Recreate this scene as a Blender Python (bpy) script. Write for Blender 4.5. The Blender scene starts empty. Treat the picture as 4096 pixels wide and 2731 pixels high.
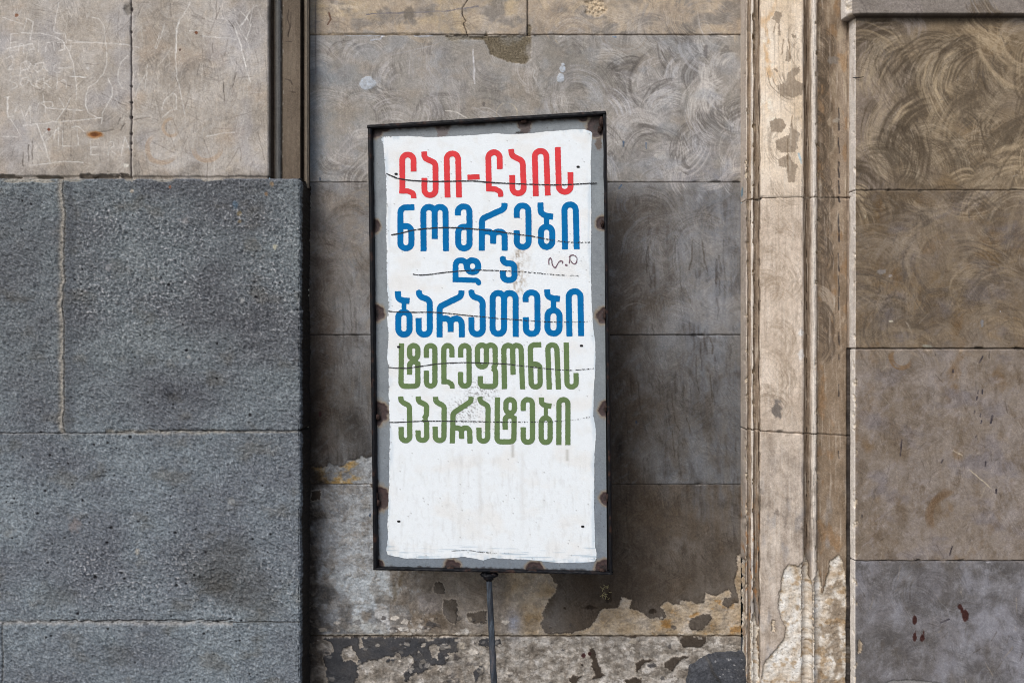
import bpy, math, random
import numpy as np

# ------------------------------------------------------------------ camera, light, exposure
sc = bpy.context.scene
COL = sc.collection
D, ZC = 2.40, 1.35                    # camera distance to the recessed wall, camera height (m)
CX, CY, F = 2048.0, 1365.5, 3982.0    # photograph centre and focal length in its pixels

cam = bpy.data.cameras.new("camera")
cam.lens, cam.sensor_width = 35.0, 36.0
cam.clip_start, cam.clip_end = 0.05, 500
co = bpy.data.objects.new("camera", cam)
co.location = (0, -D, ZC)
co.rotation_euler = (math.radians(90), 0, 0)
COL.objects.link(co)
sc.camera = co

sv = np.array([-0.44, -0.78, 0.78]); sv /= np.linalg.norm(sv)   # towards the bright part of the sky
world = bpy.data.worlds.new("World"); sc.world = world; world.use_nodes = True
wn = world.node_tree.nodes; wl = world.node_tree.links
sky = wn.new("ShaderNodeTexSky"); sky.sky_type = 'NISHITA'; sky.sun_disc = False
sky.sun_elevation = math.asin(sv[2]); sky.sun_rotation = math.atan2(sv[0], sv[1])
sky.dust_density = 2.5
bg = wn["Background"]; bg.inputs[1].default_value = 0.11
wl.new(sky.outputs[0], bg.inputs[0])
sl = bpy.data.lights.new("sun", 'SUN'); sl.energy = 2.1; sl.angle = math.radians(34); sl.color = (1.0, 0.99, 0.98)
so = bpy.data.objects.new("sun", sl)
so.location = (-3, -4, 5)
from mathutils import Vector
so.rotation_euler = Vector(sv).to_track_quat('Z', 'Y').to_euler()
COL.objects.link(so)
sc.view_settings.view_transform = 'Standard'; sc.view_settings.look = 'None'
sc.view_settings.exposure = 0.22; sc.view_settings.gamma = 1.0
sc.cycles.pixel_filter_type = 'BLACKMAN_HARRIS'; sc.cycles.filter_width = 1.0
ALB = 0.80                            # display value -> albedo

# ------------------------------------------------------------------ noise and small helpers
_r = np.random.RandomState(7)
PERM = _r.permutation(512).astype(np.int32)
PERM = np.concatenate([PERM, PERM])
GA = _r.rand(512) * 2 * np.pi
GX, GY = np.cos(GA).astype(np.float32), np.sin(GA).astype(np.float32)

def perlin(x, y, seed=0):
    x = np.asarray(x, np.float32) + seed * 17.13; y = np.asarray(y, np.float32) + seed * 9.71
    xi = np.floor(x).astype(np.int32); yi = np.floor(y).astype(np.int32)
    xf = x - xi; yf = y - yi
    xi &= 511; yi &= 511
    u = xf * xf * xf * (xf * (xf * 6 - 15) + 10); v = yf * yf * yf * (yf * (yf * 6 - 15) + 10)
    def g(ix, iy, fx, fy):
        h = PERM[(PERM[ix & 511] + iy) & 511]
        return GX[h] * fx + GY[h] * fy
    a = g(xi, yi, xf, yf); b = g(xi + 1, yi, xf - 1, yf)
    c = g(xi, yi + 1, xf, yf - 1); d = g(xi + 1, yi + 1, xf - 1, yf - 1)
    return ((a + u * (b - a)) + v * ((c + u * (d - c)) - (a + u * (b - a)))) * 1.5

def fbm(x, y, o=4, seed=0, gain=0.5):
    r = 0; a = 1; t = 0
    for k in range(o):
        r = r + a * perlin(x * 2.03 ** k, y * 2.03 ** k, seed + k * 3.7); t += a; a *= gain
    return r / t * 1.6

def sm(a, b, x):
    t = np.clip((x - a) / (b - a), 0, 1)
    return t * t * (3 - 2 * t)

def lin(c):
    c = np.clip(np.asarray(c, np.float32) / 255.0, 0, 1)
    return np.where(c <= 0.04045, c / 12.92, ((c + 0.055) / 1.055) ** 2.4)

def blur(a, n=1):
    for _ in range(n):
        p = np.pad(a, 1, mode='edge')
        a = (p[1:-1, 1:-1] * 4 + (p[:-2, 1:-1] + p[2:, 1:-1] + p[1:-1, :-2] + p[1:-1, 2:]) * 2
             + p[:-2, :-2] + p[:-2, 2:] + p[2:, :-2] + p[2:, 2:]) / 16
    return a

def inside(X, Y, pts):
    r = np.zeros(X.shape, bool); n = len(pts)
    for i in range(n):
        (x1, y1), (x2, y2) = pts[i], pts[(i + 1) % n]
        if y1 == y2: continue
        c = ((y1 > Y) != (y2 > Y)) & (X < (x2 - x1) * (Y - y1) / (y2 - y1) + x1)
        r ^= c
    return r

def crop(ox, oy, s, pts):
    return [(ox + a / s, oy + b / s) for a, b in pts]

# ------------------------------------------------------------------ things, parts and tags
def tag(o, label=None, cat=None, group=None, kind=None):
    if label: o['label'] = label
    if cat: o['category'] = cat
    if group: o['group'] = group
    if kind: o['kind'] = kind
    return o

def thing(name, loc, label, cat):
    o = bpy.data.objects.new(name, None); o.location = loc; o.empty_display_size = 0.1
    COL.objects.link(o); return tag(o, label, cat)

def link(name, me, mat, parent=None, label=None):
    o = bpy.data.objects.new(name, me); COL.objects.link(o)
    me.materials.append(mat)
    if parent is not None: o.parent = parent
    if label: o['label'] = label
    return o

def mesh_np(name, V, faces_flat, loops, C=None, smooth=True):
    me = bpy.data.meshes.new(name)
    nv = len(V); nf = len(loops)
    me.vertices.add(nv); me.vertices.foreach_set("co", np.asarray(V, np.float32).ravel())
    me.loops.add(len(faces_flat)); me.loops.foreach_set("vertex_index", np.asarray(faces_flat, np.int32))
    me.polygons.add(nf)
    st = np.concatenate([[0], np.cumsum(loops)[:-1]]).astype(np.int32)
    me.polygons.foreach_set("loop_start", st)
    me.polygons.foreach_set("use_smooth", np.full(nf, smooth, bool))
    if C is not None:
        at = me.attributes.new("tint", 'FLOAT_COLOR', 'POINT')
        c4 = np.ones((nv, 4), np.float32); c4[:, :3] = C
        at.data.foreach_set("color", c4.ravel())
    me.update(calc_edges=True); me.validate()
    return me

def grid_mesh(name, P, C=None, smooth=True, wrap=False):
    n, m = P.shape[:2]
    idx = np.arange(n * m).reshape(n, m)
    if wrap: idx = np.concatenate([idx, idx[:, :1]], 1)
    q = np.stack([idx[:-1, :-1], idx[1:, :-1], idx[1:, 1:], idx[:-1, 1:]], -1).reshape(-1, 4)
    return mesh_np(name, P.reshape(-1, 3), q.ravel(), np.full(len(q), 4), None if C is None else C.reshape(-1, 3), smooth)

# ------------------------------------------------------------------ materials
def material(name, tint=True, color=(0.5, 0.5, 0.5), rough=0.85, spec=0.25, mott=0.18, mscale=90, gscale=420, grain=0.16,
             bump=0.35, bdist=0.0012, bscale=330, rust=0.0, rustcol=(0.12, 0.05, 0.025)):
    m = bpy.data.materials.new(name); m.use_nodes = True
    N = m.node_tree.nodes; L = m.node_tree.links
    b = N["Principled BSDF"]; b.inputs["Roughness"].default_value = rough; b.inputs["Specular IOR Level"].default_value = spec
    tc = N.new("ShaderNodeTexCoord")
    def noise(s, d=4, r=0.6):
        t = N.new("ShaderNodeTexNoise"); t.inputs["Scale"].default_value = s; t.inputs["Detail"].default_value = d
        t.inputs["Roughness"].default_value = r; L.new(tc.outputs["Object"], t.inputs["Vector"]); return t
    def rng(src, a, c):
        r = N.new("ShaderNodeMapRange"); r.inputs[1].default_value = 0.25; r.inputs[2].default_value = 0.75
        r.inputs[3].default_value = a; r.inputs[4].default_value = c; L.new(src, r.inputs[0]); return r
    n1 = noise(mscale); n2 = noise(gscale, 3, 0.7)
    r1 = rng(n1.outputs[0], 1 - mott, 1 + mott); r2 = rng(n2.outputs[0], 1 - grain, 1 + grain)
    mu = N.new("ShaderNodeMath"); mu.operation = 'MULTIPLY'; L.new(r1.outputs[0], mu.inputs[0]); L.new(r2.outputs[0], mu.inputs[1])
    if tint:
        a = N.new("ShaderNodeAttribute"); a.attribute_name = "tint"; src = a.outputs["Color"]
    else:
        a = N.new("ShaderNodeRGB"); a.outputs[0].default_value = (*color, 1); src = a.outputs[0]
    if rust > 0:
        n3 = noise(38, 6, 0.65); cr = N.new("ShaderNodeMapRange"); cr.inputs[1].default_value = 0.62 - rust * 0.2; cr.inputs[2].default_value = 0.72 - rust * 0.2
        L.new(n3.outputs[0], cr.inputs[0])
        mx = N.new("ShaderNodeMix"); mx.data_type = 'RGBA'; L.new(cr.outputs[0], mx.inputs[0]); L.new(src, mx.inputs[6]); mx.inputs[7].default_value = (*rustcol, 1)
        src = mx.outputs[2]
    v = N.new("ShaderNodeVectorMath"); v.operation = 'SCALE'; L.new(src, v.inputs[0]); L.new(mu.outputs[0], v.inputs["Scale"])
    L.new(v.outputs[0], b.inputs["Base Color"])
    if bump > 0:
        n4 = noise(bscale, 5, 0.65); bp = N.new("ShaderNodeBump"); bp.inputs["Strength"].default_value = bump; bp.inputs["Distance"].default_value = bdist
        L.new(n4.outputs[0], bp.inputs["Height"]); L.new(bp.outputs[0], b.inputs["Normal"])
    return m

M_lime = material("limestone", mott=0.13, mscale=120, grain=0.2, bump=0.6, bdist=0.0014)
M_basalt = material("basalt", mott=0.42, mscale=165, grain=0.35, gscale=420, bump=1.0, bdist=0.003, bscale=170)
M_panel = material("grey_enamel", rough=0.5, spec=0.35, mott=0.07, grain=0.09, bump=0.7, bdist=0.0012, bscale=300)
M_white = material("white_paint", rough=0.55, spec=0.35, mott=0.025, grain=0.04, bump=0.6, bdist=0.0011, bscale=300)
M_red = material("red_paint", False, tuple(lin((216, 52, 58)) * 0.86), rough=0.6, spec=0.25, mscale=45, mott=0.12, grain=0.08, bump=0.3, bdist=0.0008, bscale=380)
M_blue = material("blue_paint", False, tuple(lin((0, 107, 168)) * 0.86), rough=0.7, spec=0.08, mscale=45, mott=0.16, grain=0.10, bump=0.3, bdist=0.0008, bscale=380)
M_green = material("green_paint", False, tuple(lin((98, 121, 76)) * 0.86), rough=0.6, spec=0.25, mscale=45, mott=0.14, grain=0.10, bump=0.35, bdist=0.0008, bscale=380)
M_frame = material("dark_paint_on_iron", False, (0.0035, 0.004, 0.006), rough=0.5, spec=0.18, mott=0.4, grain=0.3, rust=0.35, rustcol=(0.035, 0.017, 0.012), bump=0.6, bscale=160)
M_post = material("blue_grey_painted_iron", rough=0.5, spec=0.45, mott=0.3, grain=0.3, bump=0.5, bscale=180)
M_rust = material("rusty_weld", False, (0.035, 0.02, 0.016), rough=0.8, mott=0.4, grain=0.4, bump=0.8, bscale=200)
M_hole = material("opening_black", False, (0.01, 0.01, 0.011), rough=0.9, bump=0)  # near-black fill for the darkness of slots and frame gap
M_pencil = material("black_crayon", False, (0.028, 0.028, 0.03), rough=0.9, mott=0.3, grain=0.4, bump=0)
M_purple = material("purple_ink", False, (0.14, 0.075, 0.10), rough=0.8, mott=0.3, grain=0.4, bump=0)
M_straw = material("dry_straw", False, (0.42, 0.36, 0.19), rough=0.8, bump=0)
M_pave = material("pavement_stone", False, (0.20, 0.195, 0.19), rough=0.9, mott=0.25, mscale=6, bump=0.5)

# ------------------------------------------------------------------ wall surfaces: dense relief sheets with stains
PITCH = 2.7
LO_Y, HI_Y = -900.0, CY + ZC * F / (D - 0.1) + 8     # above the frame .. below the ground

def axis(a, b, lo, hi, fine=PITCH, coarse=14.0, extra=()):
    """samples from a to b: fine between lo and hi, coarse outside"""
    out = []
    if a < lo: out.append(np.linspace(a, lo, max(2, int((lo - a) / coarse)), endpoint=False))
    s, e = max(a, lo), min(b, hi)
    out.append(np.linspace(s, e, max(2, int((e - s) / fine)) + 1))
    if b > hi: out.append(np.linspace(hi, b, max(2, int((b - hi) / coarse)) + 1)[1:])
    v = np.concatenate(out)
    if len(extra): v = np.unique(np.concatenate([v, np.asarray(extra, float)]))
    return v

class Surf:
    def __init__(s, prof, y0, y1, pref, xf=(-40, 4136), seed=0, fine=PITCH):
        px = [p[0] for p in prof]
        s.xs = axis(px[0], px[-1], xf[0], xf[1], fine, extra=px)
        s.ys = axis(y0, y1, -40, 2771, fine)
        s.p = np.interp(s.xs, px, [p[1] for p in prof])
        s.pref = pref; s.seed = seed
        s.XW = (s.xs - CX) / F * (D - s.p)
        dX = np.gradient(s.XW); dp = np.gradient(s.p)
        l = np.hypot(dX, dp) + 1e-12
        s.nx, s.nf = -dp / l, np.abs(dX) / l
        s.X, s.Y = np.meshgrid(s.xs.astype(np.float32), s.ys.astype(np.float32))
        s.H = np.zeros(s.X.shape, np.float32)
        s.C = np.zeros(s.X.shape + (3,), np.float32)
    def n(s, wx, wy=None, o=4, k=0, gain=0.5, sl=None):
        wy = wy or wx
        X, Y = (s.X, s.Y) if sl is None else (s.X[sl], s.Y[sl])
        return fbm(X / wx, Y / wy, o, s.seed + k, gain)
    def win(s, x0, x1, y0, y1):
        a = max(np.searchsorted(s.ys, y0) - 1, 0); b = np.searchsorted(s.ys, y1) + 1
        c = max(np.searchsorted(s.xs, x0) - 1, 0); d = np.searchsorted(s.xs, x1) + 1
        return (slice(a, b), slice(c, d))
    def mix(s, col, m, sl=None):
        m = np.clip(m, 0, 1)
        if sl is None: s.C += (np.asarray(col, np.float32) - s.C) * m[..., None]
        else:
            c = s.C[sl]; s.C[sl] = c + (np.asarray(col, np.float32) - c) * m[..., None]
    def poly(s, pts, warp=7, wl=45, k=0):
        xs = [p[0] for p in pts]; ys = [p[1] for p in pts]
        sl = s.win(min(xs) - 3 * warp, max(xs) + 3 * warp, min(ys) - 3 * warp, max(ys) + 3 * warp)
        X, Y = s.X[sl], s.Y[sl]
        wx = X + warp * fbm(X / wl, Y / wl, 4, 31 + k, 0.6); wy = Y + warp * fbm(X / wl, Y / wl, 4, 57 + k, 0.6)
        wx = wx + .45 * warp * perlin(X / (wl * .2), Y / (wl * .2), 71 + k); wy = wy + .45 * warp * perlin(X / (wl * .2), Y / (wl * .2), 83 + k)
        return sl, inside(wx, wy, pts).astype(np.float32)
    def blob(s, cx, cy, rx, ry, k=0, rag=0.35, soft=0.25):
        sl = s.win(cx - 2 * rx, cx + 2 * rx, cy - 2 * ry, cy + 2 * ry)
        X, Y = s.X[sl], s.Y[sl]
        d = np.hypot((X - cx) / rx, (Y - cy) / ry) + rag * fbm(X / (rx * .8 + 6), Y / (ry * .8 + 6), 4, 11 + k)
        return sl, 1 - sm(1 - soft, 1 + soft, d)
    def line(s, pts, w, k=0, wob=2.0, taper=True):
        """soft mask of a scratch through pts, w px wide"""
        xs = [p[0] for p in pts]; ys = [p[1] for p in pts]
        sl = s.win(min(xs) - 20, max(xs) + 20, min(ys) - 20, max(ys) + 20)
        X, Y = s.X[sl], s.Y[sl]
        if X.size == 0: return sl, X * 0
        if wob: X, Y = X + wob * perlin(X / 30, Y / 30, 3 + k), Y + wob * perlin(X / 30, Y / 30, 8 + k)
        best = np.full(X.shape, 1e9, np.float32)
        for (x1, y1), (x2, y2) in zip(pts[:-1], pts[1:]):
            dx, dy = x2 - x1, y2 - y1; L2 = dx * dx + dy * dy + 1e-6
            t = np.clip(((X - x1) * dx + (Y - y1) * dy) / L2, 0, 1)
            best = np.minimum(best, np.hypot(X - x1 - t * dx, Y - y1 - t * dy))
        m = 1 - sm(w * 0.35, w * 0.35 + PITCH * 0.9, best)
        return sl, m * (0.55 + 0.45 * sm(-0.4, 0.3, perlin(X / 22, Y / 22, 19 + k)))
    def swirl(s, cx, cy, r0, r1, a0, a1, col, amt, k=0, cut=0.0, lines=5.0):
        """one sweep of a wire brush or trowel: a bundle of thin arcs"""
        sl = s.win(cx - r1 * 1.1, cx + r1 * 1.1, cy - r1 * 1.1, cy + r1 * 1.1)
        X, Y = s.X[sl], s.Y[sl]
        if X.size == 0: return
        dx, dy = X - cx, Y - cy
        wv = 6 * perlin(X / 70, Y / 70, 23 + k)
        r = np.hypot(dx, dy) + wv
        am = math.radians((a0 + a1) / 2); half = math.radians(abs(a1 - a0) / 2)
        th = np.arctan2(-dy, dx) - am
        th = np.abs((th + np.pi) % (2 * np.pi) - np.pi)
        st = perlin(r / lines, th * 0.8 + k, 5 + k) + 0.7 * perlin(r / (lines * 3.3), th * 0.6, 45 + k)
        jag = 0.30 * half * perlin(r / (lines * 1.6), 0 * r, 77 + k)
        ang = 1 - sm(half * 0.65, half, th + jag)
        w = (r1 - r0)
        rad = sm(r0, r0 + w * 0.22, r) * (1 - sm(r1 - w * 0.10, r1, r))
        m = sm(cut - 0.36, cut + 0.52, st) * ang * rad * amt
        s.mix(col, m, sl)
        s.H[sl] -= 0.00015 * m
    def joint_h(s, y, x0, x1, w=2.2, dep=0.004, col=(45, 38, 32), amt=0.85, wob=1.5, slope=0.0, k=0):
        sl = s.win(x0, x1, y - 40 - abs(slope), y + 40 + abs(slope))
        X, Y = s.X[sl], s.Y[sl]
        yy = y + slope * (X - x0) / (x1 - x0) + wob * fbm(X / 60, X * 0, 3, 90 + k)
        m = np.exp(-((Y - yy) / w) ** 2) * sm(-0.9, 0.1, perlin(X / 45, X * 0, 13 + k) + 0.35) * ((X >= x0) & (X <= x1))
        s.H[sl] -= dep * m; s.mix(col, m * amt, sl)
        if dep < .002: return
        q = random.Random(int(y * 7 + x0 + k))
        for _ in range(int(min(x1, 4140) - max(x0, -40)) // 75):
            a = q.uniform(max(x0, -40), min(x1, 4140)); b = y + slope * (a - x0) / (x1 - x0) + q.uniform(-4, 4); r_ = q.uniform(3, 10)
            sl, m = s.blob(a, b, r_ * q.uniform(1, 2.2), r_ * q.uniform(.4, .8), int(a), .5, .3)
            s.H[sl] -= dep * .7 * m * q.random(); c_ = s.C[sl]; s.C[sl] = c_ * (1 - (m * q.choice([-.22, .25, .35, -.15]))[..., None])
    def joint_v(s, x, y0, y1, w=2.2, dep=0.004, col=(45, 38, 32), amt=0.85, wob=1.5, k=0):
        sl = s.win(x - 40, x + 40, y0, y1)
        X, Y = s.X[sl], s.Y[sl]
        xx = x + wob * fbm(Y / 70, Y * 0, 4, 95 + k, 0.6)
        m = np.exp(-((X - xx) / w) ** 2) * ((Y >= y0) & (Y <= y1))
        s.H[sl] -= dep * m; s.mix(col, m * amt, sl)
    def world(s):
        P = np.empty(s.X.shape + (3,), np.float32)
        P[..., 0] = s.XW + s.nx * s.H
        P[..., 1] = -(s.p + s.nf * s.H)
        P[..., 2] = ZC - (s.Y - CY) / F * (D - s.pref)
        return P
    def build(s, parent, blocks, mat):
        P = s.world() - np.array(parent.location, np.float32)
        A = lin(s.C) * ALB
        for nm, lab, x0, x1, y0, y1 in blocks:
            a, b = (int(np.argmin(np.abs(s.ys - v))) for v in (y0, y1))
            c, d = (int(np.argmin(np.abs(s.xs - v))) for v in (x0, x1))
            link(nm, grid_mesh(nm, P[a:b + 1, c:d + 1], A[a:b + 1, c:d + 1]), mat, parent, lab)

def shade(S, pal, w, wy=None, k=0):
    """broad patches: blend the colours of pal by two noises"""
    S_ = S
    n = S.n(w, wy, 5, k) * 0.5 + 0.5
    n = np.clip(n, 0, 0.999) * (len(pal) - 1)
    i = n.astype(int); f = (n - i)[..., None]
    pal = np.array(pal, np.float32)
    return pal[i] * (1 - f) + pal[np.minimum(i + 1, len(pal) - 1)] * f

def fine(S, amt=9, w=11, streak=0):
    """grain that belongs to the stone, in display units"""
    g = S.n(w, None, 3, 71, 0.7) * amt * 1.4 + S.n(5, None, 2, 73) * amt + S.n(42, None, 4, 74, .6) * amt
    if streak: g = g + S.n(9, 150, 3, 75) * streak
    X, Y = S.X, S.Y
    for i_, (ca, sa) in enumerate(((.5, .86), (.94, .34), (.77, -.64), (.17, .98))):
        u_, v_ = X * ca + Y * sa, Y * ca - X * sa
        sc_ = perlin(u_ / 46, v_ / 4.6, 120 + i_ + S.seed) * sm(.0, .5, perlin(X / 110, Y / 110, 130 + i_ + S.seed))
        g = g + amt * 1.9 * sm(.15, .8, sc_) - amt * 1.9 * sm(.15, .8, -sc_)
    S.C += g[..., None] * np.array([1, 0.98, 0.95], np.float32)

rnd = random.Random(11)

def mottle(S, mask, cols, amt, w=70, k=0, asp=1.6):
    """weathering: ragged clouds of several colours, some rubbed upright, some slanting"""
    X, Y = S.X, S.Y
    for i_, c_ in enumerate(cols):
        q = (-.5, .35, 0., .9)[i_ % 4]
        u_, v_ = X * math.cos(q) + Y * math.sin(q), Y * math.cos(q) - X * math.sin(q)
        ww = w * (1, .6, 1.7, .4)[i_ % 4]
        n_ = fbm(u_ / ww, v_ / (ww * asp), 6, S.seed + 200 + k * 11 + i_ * 5, .68)
        S.mix(c_, sm(.0, .75, n_) * mask * amt)

def brush_field(S, x0, x1, y0, y1, count, cols, amt, rmin=70, rmax=190, k=0, lines=5.5):
    """overlapping sweeps whose direction drifts slowly over the stone"""
    for _ in range(count):
        a, b = rnd.uniform(x0, x1), rnd.uniform(y0, y1)
        R_ = rnd.uniform(rmin, rmax); w = rnd.uniform(.35, .75) * R_
        dirn = 115 + 150 * float(perlin(np.float32(a / 330), np.float32(b / 330), 61 + k)) + rnd.uniform(-40, 40)
        q = math.radians(dirn); h = rnd.uniform(22, 55)
        S.swirl(a - R_ * math.cos(q), b + R_ * math.sin(q), R_ - w, R_ + rnd.uniform(0, 20), dirn - h, dirn + h, rnd.choice(cols), amt * rnd.uniform(.5, 1.1), rnd.randint(0, 400), rnd.uniform(-.1, .2), lines * rnd.uniform(.8, 1.4))

# ================================================================== lower left: dark basalt base
S = Surf([(-900, .1), (1194, .1), (1201, .0975), (1206, .090), (1240, .0)], 712, HI_Y, 0.1, seed=3)
X, Y = S.X, S.Y
S.C[:] = shade(S, [(70, 72, 78), (84, 88, 94), (94, 101, 107), (108, 115, 120)], 420, 300)
low = sm(1300, 2000, Y)[..., None]
S.C *= 0.93 + 0.09 * low
S.C += low * np.array([-1, 0, 2], np.float32)
gr = perlin(X / 9.5, Y / 9, 4) + 0.7 * perlin(X / 17, Y / 15, 9) + .5 * perlin(X / 5.5, Y / 5.5, 24)      # hammered grain
gr2 = perlin((X + .6 * Y) / 17, (Y - .6 * X) / 9, 14) + .6 * perlin((X + .4 * Y) / 34, (Y - .5 * X) / 22, 34)        # slanting tool marks
z1 = np.maximum(sm(760, 860, Y) * (1 - sm(1150, 1480, Y)) * (0.6 + 0.6 * S.n(240, None, 3, 2)), 0)
z2 = np.maximum((1 - np.abs((Y - 2330 - 70 * S.n(300, None, 2, 6)) / 170)) * (0.8 + 0.9 * S.n(260, 200, 3, 8)), 0)
ham = np.clip(z1 + z2, 0, 1)
ham = ham * sm(255, 330, X + 60 * (X < 200))
S.H += 0.0016 * gr * (0.6 + 0.5 * ham) + 0.0014 * gr2 * (1 - 0.5 * ham) + 0.0022 * S.n(150, 130, 4, 21) + .0014 * S.n(46, None, 3, 22)
S.mix((158, 158, 164), sm(0.15, 1.0, gr) * (.22 + .6 * ham))
S.mix((36, 38, 44), sm(0.2, 1.1, -gr) * (0.35 + 0.35 * ham))
S.mix((132, 139, 145), sm(0.3, 1.1, gr2) * 0.35); S.mix((52, 54, 60), sm(0.3, 1.1, -gr2) * 0.3)
S.mix((70, 66, 60), sm(0.25, 0.8, S.n(150, 120, 4, 33)) * 0.3)
S.C *= np.array([1.30, 1.285, 1.25], np.float32)
fine(S, 10, 10)
for a, b, rx, ry, am in ((900, 2290, 150, 120, .65), (870, 2340, 70, 45, .5), (1050, 2420, 90, 60, .5), (470, 2620, 60, 40, .4), (230, 2390, 70, 40, .4), (700, 1590, 30, 20, .5)):
    sl, m = S.blob(a, b, rx, ry, 5, .5, .6); S.mix((66, 63, 58), m * am * .6, sl); S.H[sl] -= 0.003 * m
for a, b in ((375, 1778), (520, 1748), (430, 1770), (466, 1792), (200, 1820), (412, 1887), (410, 1983), (553, 2086), (445, 2110), (428, 2169), (48, 2012), (260, 2150), (190, 2250),
             (70, 2174), (330, 2000), (820, 2210), (776, 2301), (743, 2333), (380, 2308), (310, 2454), (485, 2292), (30, 1945), (180, 1963), (150, 2052), (705, 2340), (1140, 1276),
             (675, 1140), (1025, 1188), (820, 1410), (745, 1402), (590, 1610), (1000, 1660), (985, 1560), (560, 1340), (700, 2130), (1190, 1240), (840, 1985), (540, 1430), (965, 2480), (590, 2050)):
    r = rnd.uniform(3.4, 6.5); sl, m = S.blob(a, b, r, r * rnd.uniform(.7, 1.0), int(a), .2, .3)
    S.mix((34, 34, 38), m * .85, sl); S.H[sl] -= 0.003 * m
for _ in range(60):
    a, b = rnd.uniform(0, 1190), rnd.uniform(740, 2731); r = rnd.uniform(2.5, 4.5)
    sl, m = S.blob(a, b, r, r, int(a), .2, .4); S.mix((25, 25, 28), m * .9, sl); S.H[sl] -= 0.002 * m
for a, b, r, c in ((742, 884, 11, (160, 158, 158)), (527, 765, 7, (176, 165, 150)), (1100, 988, 8, (190, 185, 160)), (956, 855, 9, (140, 125, 95)), (960, 885, 7, (135, 120, 95)),
                   (433, 1070, 12, (140, 140, 142)), (755, 1428, 7, (190, 190, 188)), (1065, 776, 7, (140, 112, 85)), (1088, 738, 8, (150, 125, 95)), (970, 1200, 9, (150, 150, 148)),
                   (925, 2003, 14, (150, 152, 152)), (548, 2206, 10, (160, 156, 148)), (300, 2100, 22, (128, 122, 122)), (940, 820, 12, (92, 112, 130)), (680, 748, 5, (150, 90, 60))):
    sl, m = S.blob(a, b, r, r * 1.15, int(b), .5, .5); S.mix(c, m * .8, sl)
for _ in range(260):
    a, b = rnd.uniform(0, 1195), rnd.uniform(730, 2731); r = rnd.uniform(2.0, 5)
    sl, m = S.blob(a, b, r, r, int(b), .3, .5); S.mix((150, 150, 150), m * rnd.uniform(.2, .6), sl)
# smooth drafted margins, mortar joints
mg = np.exp(-((X - 275 - 6 * S.n(90, None, 2, 40)) / 26) ** 2) * (Y < 1730)
S.mix((84, 88, 94), mg * .5)
S.joint_v(244, 700, 1735, 11, .003, (168, 161, 150), .85, 9)
S.joint_v(255, 700, 1735, 2.4, .005, (70, 66, 64), .45, 9)
S.joint_h(1731, -900, 620, 1.8, .004, (54, 54, 56), .7, 3)
S.joint_h(1735, -900, 620, 3, .0, (150, 148, 146), .5, 3, k=6)
S.joint_h(1727, 420, 900, 8, .003, (158, 152, 142), .75, 7, k=4)
S.joint_h(1722, 640, 1240, 2.0, .005, (44, 43, 44), .8, 3)
S.joint_h(1728, 850, 1240, 3.5, .002, (150, 144, 136), .7, 2, k=9)
S.joint_h(2490, -900, 930, 9, .004, (164, 161, 158), .75, 7, k=2)
S.joint_h(2482, 200, 930, 2.2, .005, (62, 60, 60), .6, 8, k=3)
S.joint_h(2487, 920, 1240, 1.8, .003, (66, 62, 58), .7, 2)
S.joint_v(10, 2490, 2900, 3, .005, (120, 118, 114), .6, 3)
top = 1 - sm(713, 721, Y + 5 * S.n(50, None, 3, 61))
S.H -= 0.004 * top; S.mix((120, 124, 132), sm(.02, .3, top) * .55 * (X > 260))  # highlight along the top edge painted paler
for a, b, w in ((290, 718, 40), (520, 716, 25), (60, 722, 60), (160, 722, 50), (650, 716, 50), (850, 716, 40)):
    sl, m = S.blob(a, b, w, 9, int(a), .5); S.mix((172, 164, 150), m * .7, sl); S.H[sl] -= .003 * m
S.H[0] = np.where(S.nf > .5, -0.075, 0)
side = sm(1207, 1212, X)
S.mix((40, 33, 27), side * .9)  # shade of the right side face painted dark brown
base_x = (560 - CX) / F * (D - .1)
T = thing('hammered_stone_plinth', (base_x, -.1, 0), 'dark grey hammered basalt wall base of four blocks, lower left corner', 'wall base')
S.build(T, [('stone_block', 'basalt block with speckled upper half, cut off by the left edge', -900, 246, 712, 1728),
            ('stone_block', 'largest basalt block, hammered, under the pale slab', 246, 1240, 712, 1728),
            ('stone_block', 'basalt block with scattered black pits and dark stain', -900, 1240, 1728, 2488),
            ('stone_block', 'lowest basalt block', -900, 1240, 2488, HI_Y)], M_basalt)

# ================================================================== upper left: pale scratched slabs
S = Surf([(-900, .085), (1068, .085), (1074, .083), (1078, .079), (1083, .068)], LO_Y, 722, .085, seed=8)
X, Y = S.X, S.Y
S.C[:] = shade(S, [(158, 148, 136), (180, 170, 158), (191, 183, 174), (197, 191, 186)], 260, 240)
S.mix((186, 166, 146), sm(.15, .7, S.n(200, 170, 4, 12)) * .45)
mottle(S, np.ones_like(X), [(150, 141, 130), (200, 194, 188), (160, 154, 148), (196, 182, 164)], .42, 70, 1)
S.mix((134, 126, 116), sm(.1, .7, S.n(120, 260, 5, 15)) * (.35 + .35 * sm(900, 1060, X)) )
S.mix((170, 168, 172), sm(.1, .6, S.n(230, None, 3, 17)) * .4)
S.mix((128, 120, 112), sm(560, 700, Y) * sm(-.3, .5, S.n(140, 90, 4, 18)) * .5)
S.H += 0.0006 * S.n(40, None, 4, 25) + 0.0012 * S.n(300, None, 2, 26)
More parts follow.
